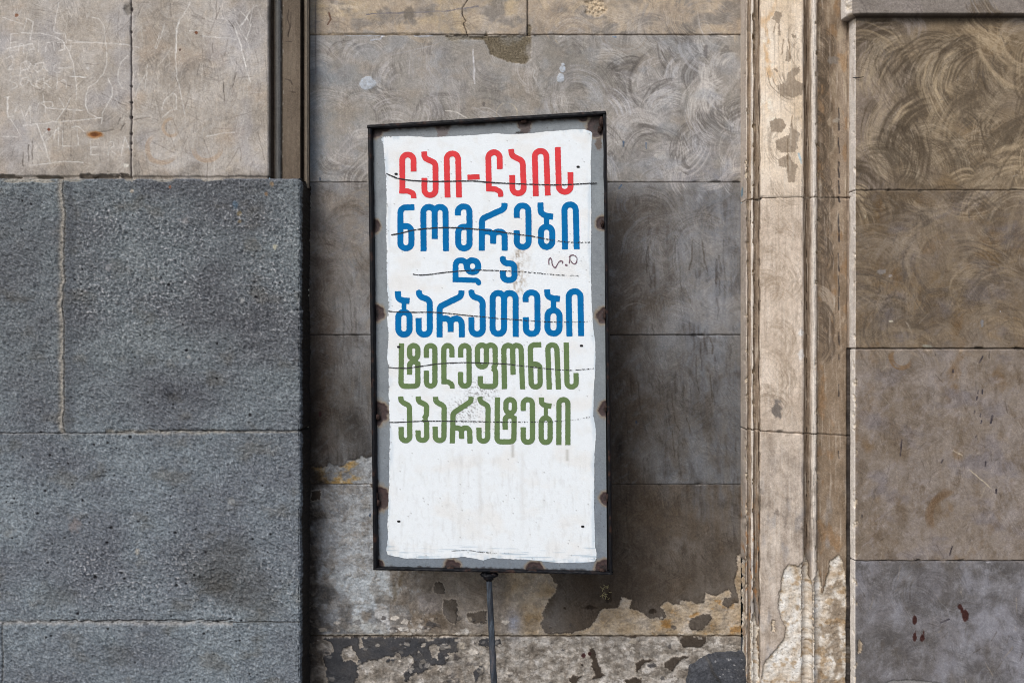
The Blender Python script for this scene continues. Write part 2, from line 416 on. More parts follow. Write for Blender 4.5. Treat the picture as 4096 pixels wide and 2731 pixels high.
for _ in range(230):                                            # fine random scratches
    a, b = (rnd.uniform(530, 1075) if rnd.random() < .75 else rnd.uniform(0, 530)), rnd.uniform(-20, 700); l = rnd.uniform(20, 120)
    t = math.radians(rnd.gauss(90, 14) if rnd.random() < .7 else rnd.uniform(0, 180))
    pts = [(a, b), (a + l * .5 * math.cos(t) + rnd.uniform(-4, 4), b + l * .5 * math.sin(t)), (a + l * math.cos(t), b + l * math.sin(t))]
    sl, m = S.line(pts, rnd.uniform(1.2, 2.6), int(a))
    S.mix(rnd.choice([(108, 100, 92), (118, 112, 105), (205, 200, 192), (212, 206, 196)]), m * rnd.uniform(.2, .5), sl); S.H[sl] -= .0003 * m
for _ in range(34):
    a, b = rnd.uniform(540, 1060), rnd.uniform(0, 680)
    S.swirl(a, b, 40, rnd.uniform(70, 130), rnd.uniform(0, 360), rnd.uniform(60, 200), rnd.choice([(190, 184, 178), (128, 121, 114)]), .3, rnd.randint(0, 99))
GS = 1.8816
W1, W2, W3 = 1.8, 2.9, 5.2
graf = [  # scratched lines and letters, traced from the slab
 (W2, [(1435,15),(1400,80),(1350,160),(1330,230),(1322,400),(1325,500),(1335,600),(1360,700),(1390,860)]),
 (W3, [(1350,150),(1330,230),(1325,400)]), (W3, [(1760,200),(1800,300),(1830,420),(1850,500)]), (W2, [(1840,460),(1860,550),(1885,620)]),
 (W2, [(1815,90),(1870,160),(1885,190)]), (W3, [(1880,85),(1830,170),(1810,195)]), (W2, [(1890,180),(1855,300)]), (W2, [(1780,170),(1850,290),(1880,370)]), (W1, [(1905,40),(1880,180)]),
 (W2, [(1520,275),(1700,285),(1780,298)]), (W2, [(1425,232),(1510,232)]),
 (W2, [(160,250),(300,250),(400,270),(470,310),(520,390),(545,460),(560,540),(575,640),(575,760)]),
 (W2, [(805,400),(800,500),(770,570),(720,620),(665,660),(645,720),(645,800),(670,850),(730,890),(770,885)]),
 (W2, [(810,590),(845,660),(845,720),(800,800),(770,860),(762,930)]), (W1, [(690,130),(740,140),(780,190),(790,260),(800,400)]),
 (W2, [(960,420),(905,480),(885,560),(895,620),(920,660)]), (W2, [(170,945),(400,920),(600,905),(770,888)]), (W2, [(220,1248),(330,1235),(480,1215),(625,1222)]),
 (W3, [(275,930),(310,1020),(345,1120)]), (W2, [(345,1120),(375,1215)]), (W2, [(310,1030),(370,975)]), (W2, [(345,1060),(400,1010)]),
 (W2, [(400,1040),(420,980),(440,960),(440,1100)]), (W2, [(470,990),(475,1100),(540,1100)]), (W2, [(540,960),(590,955),(635,990)]), (W2, [(580,970),(590,1090)]),
 (W2, [(740,1165),(685,1165),(680,1050),(740,1045)]), (W2, [(685,1110),(730,1105)]), (W2, [(815,1170),(820,1070),(850,1060),(860,1100),(820,1120),(870,1160)]),
 (W2, [(910,1170),(940,1030),(975,1130)]), (W1, [(920,1110),(960,1105)]),
 (W2, [(130,252),(80,260),(75,380),(130,380)]), (W2, [(75,325),(120,315)]), (W2, [(45,370),(180,340),(240,330)]),
 (W2, [(140,380),(150,330),(175,335),(180,400)]), (W2, [(215,330),(245,330),(260,370),(220,380)]), (W2, [(290,310),(290,390)]), (W2, [(345,390),(350,320),(400,315),(410,380)]),
 (W2, [(430,320),(480,320),(490,370),(440,380)]), (W2, [(530,380),(535,320),(600,320),(625,315)]), (W2, [(175,240),(200,140),(250,165),(225,300)]), (W2, [(400,240),(420,130),(440,20)]),
 (W2, [(410,245),(490,255),(495,320)]), (W2, [(55,440),(85,420),(105,445),(90,490),(50,525),(100,525)]), (W2, [(150,600),(155,480),(200,460),(230,480),(215,520),(160,530)]),
 (W2, [(320,470),(270,480),(255,520),(280,545),(320,520),(330,470),(345,520),(375,550)]), (W2, [(450,470),(410,490),(400,530),(430,550),(460,535)]), (W2, [(440,512),(545,510)]),
 (W2, [(120,570),(85,580),(75,610),(115,630),(130,655),(80,670)]), (W2, [(210,580),(165,590),(150,630),(175,655),(210,620),(215,580),(240,640),(280,660)]),
 (W2, [(310,590),(275,610),(270,640),(300,665)]), (W2, [(330,580),(330,660)]), (W2, [(375,590),(335,620),(380,665)]), (W2, [(430,560),(430,665)]), (W2, [(430,620),(480,600),(500,620),(500,665)]),
 (W3, [(530,578),(650,582)]), (W2, [(30,735),(75,730)]), (W3, [(55,735),(60,880)]), (W2, [(60,880),(110,870)]), (W2, [(130,790),(100,880)]), (W2, [(160,820),(185,905)]),
 (W2, [(180,900),(225,800),(230,930)]), (W2, [(270,830),(290,780),(330,765),(390,770),(400,800),(360,815),(300,770)]), (W2, [(320,710),(345,850)]), (W2, [(445,740),(480,800)]),
 (W2, [(530,740),(480,830),(420,915)]), (W2, [(340,810),(500,825),(635,830)]), (W2, [(1220,830),(1230,770),(1300,700),(1325,720),(1330,820),(1280,835),(1225,885)]),
 (W2, [(1550,1030),(1650,1005),(1760,995)]), (W1, [(1110,490),(1090,680)]), (W1, [(1110,550),(1040,640),(1015,720)]), (W1, [(1240,180),(1215,270),(1175,370)]), (W1, [(1195,270),(1165,360)]),
 (W1, [(20,130),(170,185)]), (W2, [(510,300),(640,320),(900,330),(1040,355)]), (W1, [(1610,1170),(1610,1290)]), (W1, [(1310,980),(1305,1080)]), (W1, [(0,1025),(130,1030)]), (W1, [(80,900),(150,1010)]),
]
for i, (w, pts) in enumerate(graf):
    sl, m = S.line(crop(0, 0, GS, pts), w, i, 2.5); S.mix((230, 226, 220), m * (.9 if w == W3 else .66), sl); S.H[sl] -= .0004 * m
for pts in ([(1720,160),(1760,210)], [(1680,620),(1690,760)], [(1780,550),(1745,660)], [(740,1000),(850,975)], [(905,980),(940,930)], [(890,940),(905,890)], [(245,1060),(245,1200)], [(215,1090),(220,1220)], [(175,1150),(172,1250)]):
    sl, m = S.line(crop(0, 0, GS, pts), 3, 3, 3); S.mix((92, 85, 78), m * .7, sl); S.H[sl] -= .0005 * m
for cx, cy, r0, r1, a0, a1 in ((1290, 960, 45, 75, 60, 340), (1560, 1110, 80, 120, 180, 360), (1220, 1120, 90, 130, 120, 330)):
    sl = S.win(cx / GS - 80, cx / GS + 80, cy / GS - 80, cy / GS + 80)
    S.swirl(cx / GS, cy / GS, r0 / GS, r1 / GS, a0, a1, (178, 146, 114), .4, 4, -.6, 14)
sl, m = S.blob(380, 540, 30, 13, 3, .35, .5); S.mix((176, 116, 60), m * .9, sl)
sl, m = S.blob(382, 541, 20, 9, 9, .5, .4); S.mix((104, 62, 32), m * .9, sl); S.H[sl] -= .001 * m
for a, b, r, c in ((196, 519, 6, (110, 50, 30)), (66, 62, 7, (140, 95, 70)), (785, 132, 6, (120, 70, 45)), (720, 201, 5, (90, 70, 60)), (352, 274, 6, (225, 220, 215)), (505, 663, 9, (220, 216, 205))):
    sl, m = S.blob(a, b, r, r, int(a), .4); S.mix(c, m * .85, sl)
sl, m = S.blob(512, 38, 17, 22, 2, .4, .5); S.mix((126, 120, 112), m * .8, sl); S.H[sl] -= .004 * m
fine(S, 8, 10, 4)
S.joint_v(524, LO_Y, 722, 2.2, .006, (92, 84, 84), .8, 3)
S.joint_v(530, LO_Y, 722, 3.0, .001, (206, 200, 192), .55, 3)
for b, r in ((36, 10), (128, 7), (345, 7), (410, 8), (470, 9), (535, 8), (573, 7), (600, 6)):
    sl, m = S.blob(525, b, r * .75, r * .8, b, .4); S.mix((96, 88, 86), m * .8, sl); S.H[sl] -= .003 * m
chip = 1 - sm(0, 8, 712 - Y + 4 * S.n(60, 30, 4, 66) - 3)
S.H -= .004 * chip
for a, b, rx in ((350, 708, 30), (420, 706, 40), (200, 716, 60), (500, 708, 20), (30, 712, 40)):
    sl, m = S.blob(a, b, rx, 12, int(a), .6); S.H[sl] -= .007 * m; S.mix((112, 102, 92), m * .6, sl)
S.mix((92, 82, 72), sm(1072, 1082, X) * .7)  # right-facing edge darkened in colour, as shade
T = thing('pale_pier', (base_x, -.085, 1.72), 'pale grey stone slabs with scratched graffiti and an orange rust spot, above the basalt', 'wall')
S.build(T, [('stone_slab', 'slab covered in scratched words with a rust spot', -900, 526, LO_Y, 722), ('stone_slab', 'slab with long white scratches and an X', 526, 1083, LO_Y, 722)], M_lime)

# ================================================================== vertical moulding right of the pale slabs
S = Surf([(1080, .070), (1083, .058), (1092, .052), (1096, .056), (1103, .059), (1111, .062), (1119, .059), (1126, .052), (1128, .046), (1131, .052), (1201, .052), (1203, .040),
          (1213, .026), (1216, .038), (1221, .043), (1228, .044), (1235, .040), (1238, .030), (1239, .012), (1241, -.002)], LO_Y, 750, .05, seed=12, fine=2.0)
X, Y = S.X, S.Y
S.C[:] = shade(S, [(98, 86, 73), (114, 101, 87), (126, 113, 98)], 60, 260)
S.mix((118, 120, 120), sm(1096, 1106, X) * (1 - sm(1122, 1128, X)) * .75)
S.mix((116, 108, 96), sm(1216, 1222, X) * (1 - sm(1232, 1238, X)) * .7)
S.mix((80, 66, 54), (1 - sm(1092, 1097, X)) * .8); S.mix((60, 49, 39), sm(1201, 1205, X) * (1 - sm(1213, 1218, X)) * .8); S.mix((40, 32, 27), sm(1235, 1239, X) * .8)  # shade of the grooves painted into the stone colour
S.H += .0005 * S.n(12, 60, 3, 4)
for pts in ([(2175,75),(2165,130),(2180,200),(2170,280)], [(2190,100),(2185,200),(2172,260)], [(2150,315),(2195,318)], [(2175,690),(2220,700)], [(2150,600),(2190,610),(2200,640)]):
    sl, m = S.line(crop(0, 0, GS, pts), 4, 1); S.mix((56, 47, 40), m * .6, sl)
for _ in range(26):
    a, b = rnd.uniform(1122, 1134), rnd.uniform(0, 700); sl, m = S.blob(a, b, 3, rnd.uniform(3, 9), int(b), .4); S.mix((172, 166, 156), m * .6, sl)
fine(S, 4, 9, 5)
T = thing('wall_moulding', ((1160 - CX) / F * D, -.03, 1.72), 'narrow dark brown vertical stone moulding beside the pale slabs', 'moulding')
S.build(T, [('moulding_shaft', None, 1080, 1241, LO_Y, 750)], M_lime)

# ================================================================== middle: recessed wall with peeling lower courses
S = Surf([(1236, 0), (2964, 0)], LO_Y, HI_Y, 0, seed=21)
X, Y = S.X, S.Y
NL = S.n(300, 240, 4, 1); NM = S.n(110, 100, 5, 2); ST = S.n(34, 300, 4, 3); ST2 = S.n(14, 160, 4, 4)
EX, EY = X + 14 * S.n(90, None, 3, 5), Y + 10 * S.n(90, None, 3, 6)
top = shade(S, [(140, 127, 112), (164, 149, 130), (178, 162, 140), (188, 176, 160)], 260, 160, 1)
c2 = shade(S, [(120, 116, 109), (140, 135, 126), (152, 147, 139), (158, 156, 153)], 300, 260, 2)
c3 = shade(S, [(104, 99, 94), (122, 119, 115), (134, 133, 132), (144, 147, 152)], 240, 330, 3)
c4 = shade(S, [(90, 84, 78), (108, 104, 99), (122, 122, 122), (136, 140, 145)], 200, 340, 4)
c5 = shade(S, [(86, 77, 67), (102, 92, 81), (114, 106, 97), (124, 121, 118)], 200, 330, 5)
S.C[:] = np.where((Y < 141)[..., None], top, np.where((Y < 729)[..., None], c2, np.where((Y < 1341)[..., None], c3, np.where((Y < 1937)[..., None], c4, c5))))
# broad stains, plus shade painted in the corner and beside the sign
S.mix((120, 119, 124), sm(430, 730, Y) * sm(2300, 2900, X) * sm(-.5, .5, NM) * (Y < 729) * .8)
S.mix((140, 147, 152), (1 - sm(1260, 1560, X)) * sm(141, 200, Y) * (Y < 729) * sm(-.5, .5, NM) * .7)
S.mix((152, 138, 120), sm(.0, .6, S.n(180, 120, 4, 9)) * (Y < 729) * sm(141, 240, Y) * .35)
S.mix((186, 166, 132), sm(0, .5, S.n(240, 90, 4, 10)) * (Y < 141) * (X < 2110) * .6)
S.mix((126, 120, 112), sm(0, .5, S.n(160, 90, 4, 11)) * (Y < 141) * .8)
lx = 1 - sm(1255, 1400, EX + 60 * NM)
S.mix((70, 55, 42), lx * sm(760, 1000, Y) * .65)                           # pier's shade in the left corner, painted brown
S.mix((132, 122, 110), (X < 1600) * sm(735, 800, Y) * (1 - sm(1000, 1250, Y)) * sm(-.4, .5, NM) * .6)
S.mix((140, 139, 138), (X < 1600) * sm(1400, 1520, EX) * (Y > 729) * (1 - sm(1700, 1850, Y + 80 * NM)) * sm(-.5, .4, NL + ST * .5) * .75)
S.mix((120, 124, 128), (X < 1600) * sm(1290, 1420, EX) * sm(1150, 1350, Y) * (1 - sm(1500, 1800, Y)) * sm(0, .6, ST) * .6)
rb = sm(2080, 2420, X + 60 * NL) * sm(729, 860, Y)
S.mix((78, 67, 56), rb * (1 - sm(2500, 2680, EX + 120 * NL)) * (.62 + .3 * sm(900, 1400, Y)))   # brown stone and the sign's soft shadow, both painted here
S.mix((116, 120, 126), rb * sm(2640, 2860, EX + 90 * NL) * (1 - sm(1850, 2250, Y + 100 * NM)) * sm(-.4, .6, .5 * ST + .7 * NM) * .7)
S.mix((104, 104, 106), rb * sm(2540, 2760, EX + 60 * NL) * sm(-.2, .5, ST + .5 * NM) * .45 * (1 - sm(1950, 2300, Y)))
S.mix((60, 50, 41), rb * sm(.2, 1., .5 * ST2 + .5 * ST + .6 * NM) * .5)
S.mix((84, 70, 54), rb * sm(0, .6, S.n(150, 200, 4, 13)) * sm(1500, 2100, Y) * .5)
S.mix((50, 44, 38), (X < 1700) * sm(.1, .9, .6 * ST + .4 * ST2 + .6 * NM) * sm(900, 1500, Y) * .5)
S.mix((40, 33, 28), rb * np.exp(-((X - 2478) / 16) ** 2) * np.exp(-((Y - 1790) / 60) ** 2) * .8)
S.mix((40, 36, 33), np.exp(-((X - 1420 - .35 * (Y - 1700)) / 55) ** 2) * sm(1560, 1700, Y) * (1 - sm(1850, 1900, Y)) * .6)
mottle(S, (Y < 730).astype(np.float32), [(116, 110, 103), (168, 160, 151), (132, 130, 130), (178, 170, 160)], .4, 80, 1)
mottle(S, ((Y > 729) & (Y < 1341)).astype(np.float32), [(78, 70, 61), (126, 124, 120), (88, 84, 80), (120, 124, 128)], .42, 70, 2, 2.4)
mottle(S, ((Y > 1341) & (Y < 1937)).astype(np.float32), [(56, 49, 42), (104, 103, 102), (66, 60, 54), (112, 116, 120)], .42, 60, 3, 2.6)
mottle(S, (Y > 1937).astype(np.float32), [(56, 47, 38), (96, 86, 72), (66, 58, 50), (98, 92, 84)], .42, 60, 4, 1.8)
# trowel and wire-brush sweeps
S.mix((150, 152, 156), sm(2380, 2700, X) * (Y > 141) * (Y < 729) * sm(-.4, .5, S.n(170, None, 4, 68)) * .35)
LT, DK = (190, 184, 178), (96, 91, 86)
for a, b, r0, r1, a0, a1, c, am in (
  (1380, 250, 40, 95, 20, 170, DK, .5), (1470, 250, 40, 110, 20, 200, LT, .55), (1600, 330, 40, 100, 100, 260, LT, .6), (1560, 300, 30, 110, 150, 280, DK, .5), (1430, 480, 60, 150, -60, 60, DK, .5),
  (1400, 560, 60, 120, 200, 340, LT, .5), (1760, 480, 60, 115, 60, 180, DK, .5), (1420, 640, 60, 110, 200, 350, LT, .5), (1480, 430, 50, 130, 250, 350, LT, .4), (1340, 620, 30, 90, 180, 330, DK, .4),
  (2640, 330, 110, 145, 90, 250, DK, .7), (2640, 330, 60, 112, 20, 230, LT, .5), (2780, 380, 90, 150, 100, 240, LT, .65), (2760, 300, 60, 130, 110, 200, DK, .45), (2560, 560, 60, 130, 20, 190, LT, .6),
  (2480, 640, 50, 120, 40, 190, LT, .5), (2620, 640, 70, 150, 10, 170, DK, .5), (2700, 560, 80, 160, 260, 360, LT, .6), (2820, 640, 70, 130, 250, 380, LT, .55), (2700, 700, 90, 130, 60, 120, LT, .6),
  (2420, 560, 50, 100, 60, 180, DK, .4), (2880, 480, 60, 120, 110, 260, DK, .4), (2600, 180, 70, 130, 60, 190, DK, .35), (2300, 200, 60, 130, 50, 160, LT, .35), (1990, 230, 60, 140, 180, 300, DK, .3),
  (2560, 420, 80, 130, 270, 350, LT, .5), (2480, 500, 70, 140, 20, 120, LT, .45), (2850, 230, 60, 110, 40, 200, LT, .4), (2700, 250, 50, 110, 190, 300, LT, .5), (2320, 380, 50, 110, 90, 240, LT, .35),
  (2680, 90, 70, 140, 60, 170, (196, 176, 148), .6), (2820, 120, 60, 130, 40, 150, (190, 172, 148), .5), (2500, 110, 60, 110, 200, 340, (128, 116, 102), .5), (1370, 20, 30, 75, 60, 250, (122, 112, 100), .6),
  (1700, 60, 60, 130, 180, 300, (180, 160, 132), .4), (1500, 90, 40, 110, 20, 160, (184, 168, 146), .4), (2300, 60, 50, 120, 40, 180, (186, 168, 146), .5),
  (2590, 850, 70, 150, 20, 160, (138, 133, 126), .6), (2590, 850, 130, 170, 60, 190, (132, 126, 118), .4), (2650, 980, 120, 190, 40, 150, (122, 118, 112), .45), (2860, 860, 60, 150, 190, 300, (140, 138, 136), .6),
  (2900, 820, 60, 140, 170, 280, (136, 130, 122), .5), (2540, 820, 30, 80, 100, 260, (116, 116, 120), .5), (2820, 1010, 60, 140, 20, 100, (122, 124, 128), .4), (2560, 1200, 80, 180, 60, 160, (92, 84, 74), .4),
  (1400, 900, 50, 120, 30, 150, (140, 130, 118), .6), (1390, 1000, 50, 130, 40, 140, (138, 130, 120), .5), (1440, 830, 60, 100, 30, 130, (136, 126, 112), .5), (1380, 1090, 60, 120, 40, 130, (124, 118, 110), .4)):
    S.swirl(a, b, r0, r1, a0, a1, c, am, rnd.randint(0, 200))
brush_field(S, 1250, 2960, 150, 720, 150, [LT, LT, DK, (178, 174, 172)], .5, 50, 150, 1, 4.4)
brush_field(S, 2400, 2960, 160, 720, 80, [(196, 190, 182), (188, 186, 186), DK], .62, 60, 150, 1, 4.6)
brush_field(S, 1250, 2960, -60, 135, 46, [(204, 188, 164), (132, 120, 106), (196, 176, 146)], .5, 40, 110, 2)
brush_field(S, 2420, 2960, 735, 1250, 60, [(150, 145, 138), (140, 142, 146), (80, 74, 68)], .38, 60, 160, 3)
brush_field(S, 1250, 1500, 735, 1330, 34, [(152, 142, 130), (140, 132, 122), (84, 74, 64)], .42, 50, 130, 4)
brush_field(S, 2420, 2960, 1340, 2500, 50, [(112, 106, 98), (72, 63, 54)], .22, 70, 170, 5)
# drips
for _ in range(46):
    a = rnd.uniform(2470, 2955) if rnd.random() < .75 else rnd.uniform(1260, 1500)
    b = rnd.uniform(900, 2150); l = rnd.uniform(30, 170)
    pts = [(a, b), (a + rnd.uniform(-4, 8), b + l * .5), (a + rnd.uniform(-2, 14), b + l)]
    sl, m = S.line(pts, rnd.uniform(3, 9), int(a), 4); S.mix((46, 40, 35), m * rnd.uniform(.15, .4), sl)
for pts in ([(2687,1580),(2700,1680),(2716,1720)], [(2740,1650),(2752,1690),(2760,1732)], [(2770,960),(2766,1040),(2758,1080)], [(2806,960),(2818,1040),(2830,1085)], [(2840,1350),(2852,1390),(2850,1416)],
            [(2552,1530),(2560,1620),(2566,1650)], [(2690,1720),(2695,1790),(2700,1830)], [(2840,1500),(2848,1580),(2850,1605)]):
    sl, m = S.line(pts, 5, 3, 3); S.mix((58, 49, 40), m * .45, sl)
for a, b, rx, ry, am in ((2690, 1290, 28, 70, .6), (2680, 1355, 10, 30, .6), (1416, 1080, 5, 40, .6), (1415, 1098, 7, 10, .9)):
    sl, m = S.blob(a, b, rx, ry, int(b), .6, .5); S.mix((132, 132, 132), m * am * (.5 + .5 * sm(-.3, .3, S.n(9, 9, 2, 3, sl=sl))), sl); S.H[sl] += .0006 * m
# plaster lost at the foot of the wall: one connected map of where the skin is gone
M = np.zeros(X.shape, np.float32)
def put(pts, v, warp=6, wl=40, k=0):
    sl, m = S.poly(pts, warp * 1.5, wl * .8, k)
    M[sl] = M[sl] * (1 - m) + v * m
K8 = (1200, 1780, 1.3067); K5 = (2300, 2250, 3.26); K6 = (1200, 2250, 2.94)
put(crop(*K8, [(30,118),(120,112),(160,100),(220,105),(270,75),(330,58),(395,72),(400,120),(400,420),(385,1000),(30,1000)]), 1, 8)
put(crop(*K8, [(380,650),(1072,660),(1072,1000),(380,1000)]), 1, 4)
put(crop(*K8, [(1072,640),(1300,670),(1345,730),(1335,770),(1300,800),(1285,850),(1265,900),(1262,950),(1290,985),(1400,985),(1500,975),(1560,1000),(1072,1000)]), 1, 5)
put(crop(*K5, [(-40,930),(0,895),(100,875),(200,835),(290,720),(300,660),(370,605),(560,590),(610,450),(660,455),(740,485),(710,590),(790,610),(860,640),(930,690),(985,735),(1060,700),(1150,750),(1185,700),(1160,620),(1115,570),
   (1200,490),(1270,540),(1360,535),(1380,490),(1500,500),(1560,525),(1680,520),(1700,380),(1780,425),(1850,420),(1950,370),(2000,345),(2035,385),(2025,450),(1945,460),(1920,540),(1990,590),(2060,540),(2145,515),(2170,520),(2170,960),(-40,960)]), 1, 2.5, 22)
put(crop(*K5, [(2115,0),(2125,60),(2085,220),(2085,300),(2120,400),(2140,520),(2180,520),(2180,-120),(2110,-100)]), 1, 3)
put([(1180, 2545), (2990, 2545), (2990, HI_Y + 20), (1180, HI_Y + 20)], 1, 0)
# remnants of skin
put(crop(*K5, [(1500,740),(1580,690),(1680,670),(1760,665),(1790,720),(1750,790),(1690,850),(1660,880),(1620,875),(1500,880),(1480,800)]), 0, 3)
put(crop(*K5, [(1340,965),(1720,965),(1700,1040),(1640,1100),(1400,1100)]), 0, 3)
put(crop(*K5, [(690,965),(830,965),(780,980),(720,978)]), 0, 2)
put(crop(*K5, [(215,1100),(270,1160),(285,1250),(310,1340),(350,1430),(400,1470),(300,1500),(200,1520),(270,1460),(205,1350),(240,1280),(170,1180)]), 0, 4)
put(crop(*K5, [(870,1250),(1020,1260),(1000,1290),(900,1310),(850,1380),(800,1430),(790,1310)]), 0, 4)
put(crop(*K5, [(1165,1290),(1300,1220),(1490,1215),(1470,1250),(1370,1270),(1330,1330),(1270,1420),(1160,1350)]), 0, 4)
put(crop(*K5, [(650,1510),(860,1500),(860,1700),(640,1700)]), 0, 6)
put(crop(*K5, [(-20,1470),(110,1470),(60,1510),(20,1560),(-60,1700),(-80,1500)]), 0, 6)
put(crop(*K5, [(70,1310),(110,1325),(105,1350),(75,1340)]), 0, 1)
put(crop(*K6, [(270,880),(1390,870),(1400,1030),(1540,1210),(1430,1300),(1330,1290),(1250,1420),(880,1440),(700,1270),(830,1150),(980,1140),(1000,1190),(1060,1130),(1180,1120),(1180,1060),(1140,1050),(1130,1090),(700,1180),(640,1440),(330,1440),(270,1090),(400,1050),(370,950)]), 0, 6)
put(crop(*K6, [(800,1160),(960,1130),(1030,1190),(1200,1100),(1320,1110),(1330,1200),(1220,1300),(1260,1420),(860,1420),(700,1280)]), 1, 8)
put(crop(*K6, [(500,1010),(600,980),(640,1040),(690,1130),(650,1180),(600,1140),(510,1150),(480,1110)]), 1, 5)
put(crop(*K6, [(690,880),(730,890),(740,1000),(700,1010)]), 1, 4)
put(crop(*K6, [(1380,880),(1860,880),(1870,1050),(1740,1060),(1760,1100),(1700,1200),(1600,1200),(1540,1200),(1400,1030)]), 0, 4)
put(crop(*K6, [(1500,1000),(1560,960),(1640,980),(1640,1040),(1610,1080),(1630,1140),(1560,1120),(1530,1060)]), 1, 4)
put(crop(*K6, [(1430,950),(1480,935),(1470,985),(1430,995)]), 1, 2); put(crop(*K6, [(1480,885),(1590,895),(1560,925),(1500,920)]), 1, 3); put(crop(*K6, [(1810,890),(1870,895),(1850,930),(1815,925)]), 1, 3)
put(crop(*K6, [(2090,900),(2352,890),(2352,960),(2230,985),(2100,970)]), 0, 4); put(crop(*K6, [(2120,1190),(2150,1190),(2150,1300),(2080,1380),(2050,1414),(2040,1280)]), 0, 4)
put(crop(*K6, [(1680,430),(1840,440),(1850,600),(1830,720),(1720,680),(1690,560)]), 0, 4); put(crop(*K6, [(1590,230),(1650,220),(1700,310),(1690,370),(1570,350),(1565,290)]), 0, 4)
put(crop(*K6, [(1950,590),(2080,580),(2190,560),(2190,720),(2060,710),(1990,680)]), 0, 4)
put(crop(*K8, [(60,240),(105,232),(105,285),(55,290)]), 0, 5)
put(crop(*K8, [(365,200),(400,200),(400,280),(385,240)]), 0, 2)
M[:] *= 1 - (S.n(70, 46, 6, 44, .7) > .95) * (Y > 2560) * (X < 2760)
M[:] = np.maximum(M, (S.n(24, 20, 5, 47, .7) > .85) * (Y > 2560))
Mb = blur(M, 1)
raw_l = shade(S, [(96, 97, 97), (116, 117, 118), (136, 139, 141), (158, 163, 166)], 110, 130, 30)
raw_m = shade(S, [(104, 92, 78), (124, 114, 102), (140, 132, 122), (156, 152, 148)], 90, 110, 31)
raw_r = shade(S, [(136, 116, 88), (162, 144, 118), (176, 162, 142), (190, 180, 166)], 90, 80, 32)
raw_b = shade(S, [(106, 99, 90), (138, 131, 121), (166, 160, 151), (192, 188, 182)], 46, 40, 33)
wl_ = sm(1480, 1640, X)[..., None]; wr_ = sm(2000, 2060, X)[..., None]; wb_ = (Y > 2545)[..., None]
raw = raw_l * (1 - wl_) + raw_m * wl_; raw = raw * (1 - wr_) + raw_r * wr_; raw = np.where(wb_, raw_b * (1 + .08 * (wr_ - .5)), raw)
skin_b = shade(S, [(60, 62, 66), (74, 74, 76), (86, 82, 78)], 90, 60, 36)
S.C[:] = np.where(wb_ & (X < 2050)[..., None], skin_b, S.C)
S.mix((72, 62, 52), (Y > 2545) * (X > 2050) * .8)
S.C += (raw - S.C) * Mb[..., None]
S.mix((164, 128, 66), sm(-.1, .5, S.n(60, 40, 4, 50)) * M * (Y < 1935) * (1 - sm(1400, 1480, EX)) * .75)
S.mix((146, 104, 50), M * (X > 2560) * sm(.15, .6, S.n(70, 50, 4, 51)) * (Y > 2400) * (Y < 2545) * .7)
S.mix((142, 146, 158), M * np.exp(-((X - 2055) / 30) ** 2) * np.exp(-((Y - 2490) / 60) ** 2) * .9)
S.mix((60, 54, 48), M * sm(.1, .6, S.n(50, 60, 4, 52)) * (X < 1560) * sm(1950, 2400, Y + 60 * NM) * .35)
S.mix((82, 75, 68), M * sm(.1, .8, S.n(80, 100, 4, 53)) * (X > 1500) * (X < 2000) * .45)
S.mix((166, 171, 174), M * (X < 1560) * (Y < 2545) * sm(.0, .35, S.n(110, 130, 6, 54, .62) + .5 * (EX - 1400) / 120) * .6)
mottle(S, M * (X < 1700) * (Y < 2545), [(84, 80, 74), (176, 180, 182), (108, 98, 86)], .5, 44, 6, 1.2)
S.mix((40, 33, 27), (1 - sm(1240, 1310, EX + 50 * NM)) * sm(1300, 1800, Y) * .85)  # corner shade beside the plinth deepened by dark colour
def patch(pts, col, amt, warp=9, dh=0.0, soft=2):
    sl, m = S.poly(crop(*K6, pts), warp, 34, int(pts[0][0])); m = blur(m, soft); S.mix(col, m * amt * (.75 + .3 * S.n(30, None, 4, 66, .65, sl)), sl); S.H[sl] += dh * m
patch([(350,130),(560,100),(850,80),(1030,130),(1080,260),(1180,300),(1080,480),(1000,500),(850,560),(780,540),(600,640),(620,480),(580,400),(440,330),(350,250)], (176, 184, 188), .7, 14, .0006, 4)
patch([(120,-500),(420,-520),(560,-420),(660,-300),(850,-280),(850,40),(560,90),(400,60),(300,-120),(150,-200)], (168, 174, 178), .55, 16, 0, 5)
patch([(860,560),(1000,505),(1040,620),(1052,745),(880,640)], (196, 194, 190), .8, 5, .0012, 1)
patch([(600,620),(700,610),(740,700),(1040,760),(1030,850),(520,815),(620,740)], (178, 180, 176), .75, 8, .0008, 1)
patch([(250,260),(430,330),(400,450),(260,500),(200,380)], (70, 68, 66), .8, 12, -.0008, 3)
patch([(460,490),(630,480),(610,640),(520,760),(470,640)], (84, 82, 80), .8, 12, 0, 3)
patch([(870,450),(910,400),(1020,375),(1080,420),(1030,500),(890,485)], (92, 86, 78), .75, 7, -.0008, 1)
patch([(1080,130),(1110,240),(1140,300),(1190,150),(1222,110),(1190,260),(1130,350),(1140,460),(1100,470),(1090,330)], (92, 80, 62), .8, 9, 0, 2)
patch([(1090,500),(1270,500),(1310,640),(1260,760),(1080,740),(1100,620)], (118, 120, 122), .6, 9, -.0006, 1)
patch([(1380,380),(1560,340),(1680,420),(1690,560),(1500,620),(1400,560)], (150, 144, 142), .55, 10, .0005, 2)
patch([(1450,640),(1680,600),(1730,720),(1700,840),(1460,840)], (100, 88, 74), .6, 12, 0, 3)
patch([(720,560),(820,580),(840,660),(740,690)], (106, 96, 84), .7, 9, 0, 2)
patch([(130,230),(250,250),(210,420),(120,430)], (48, 40, 33), .8, 14, 0, 4)
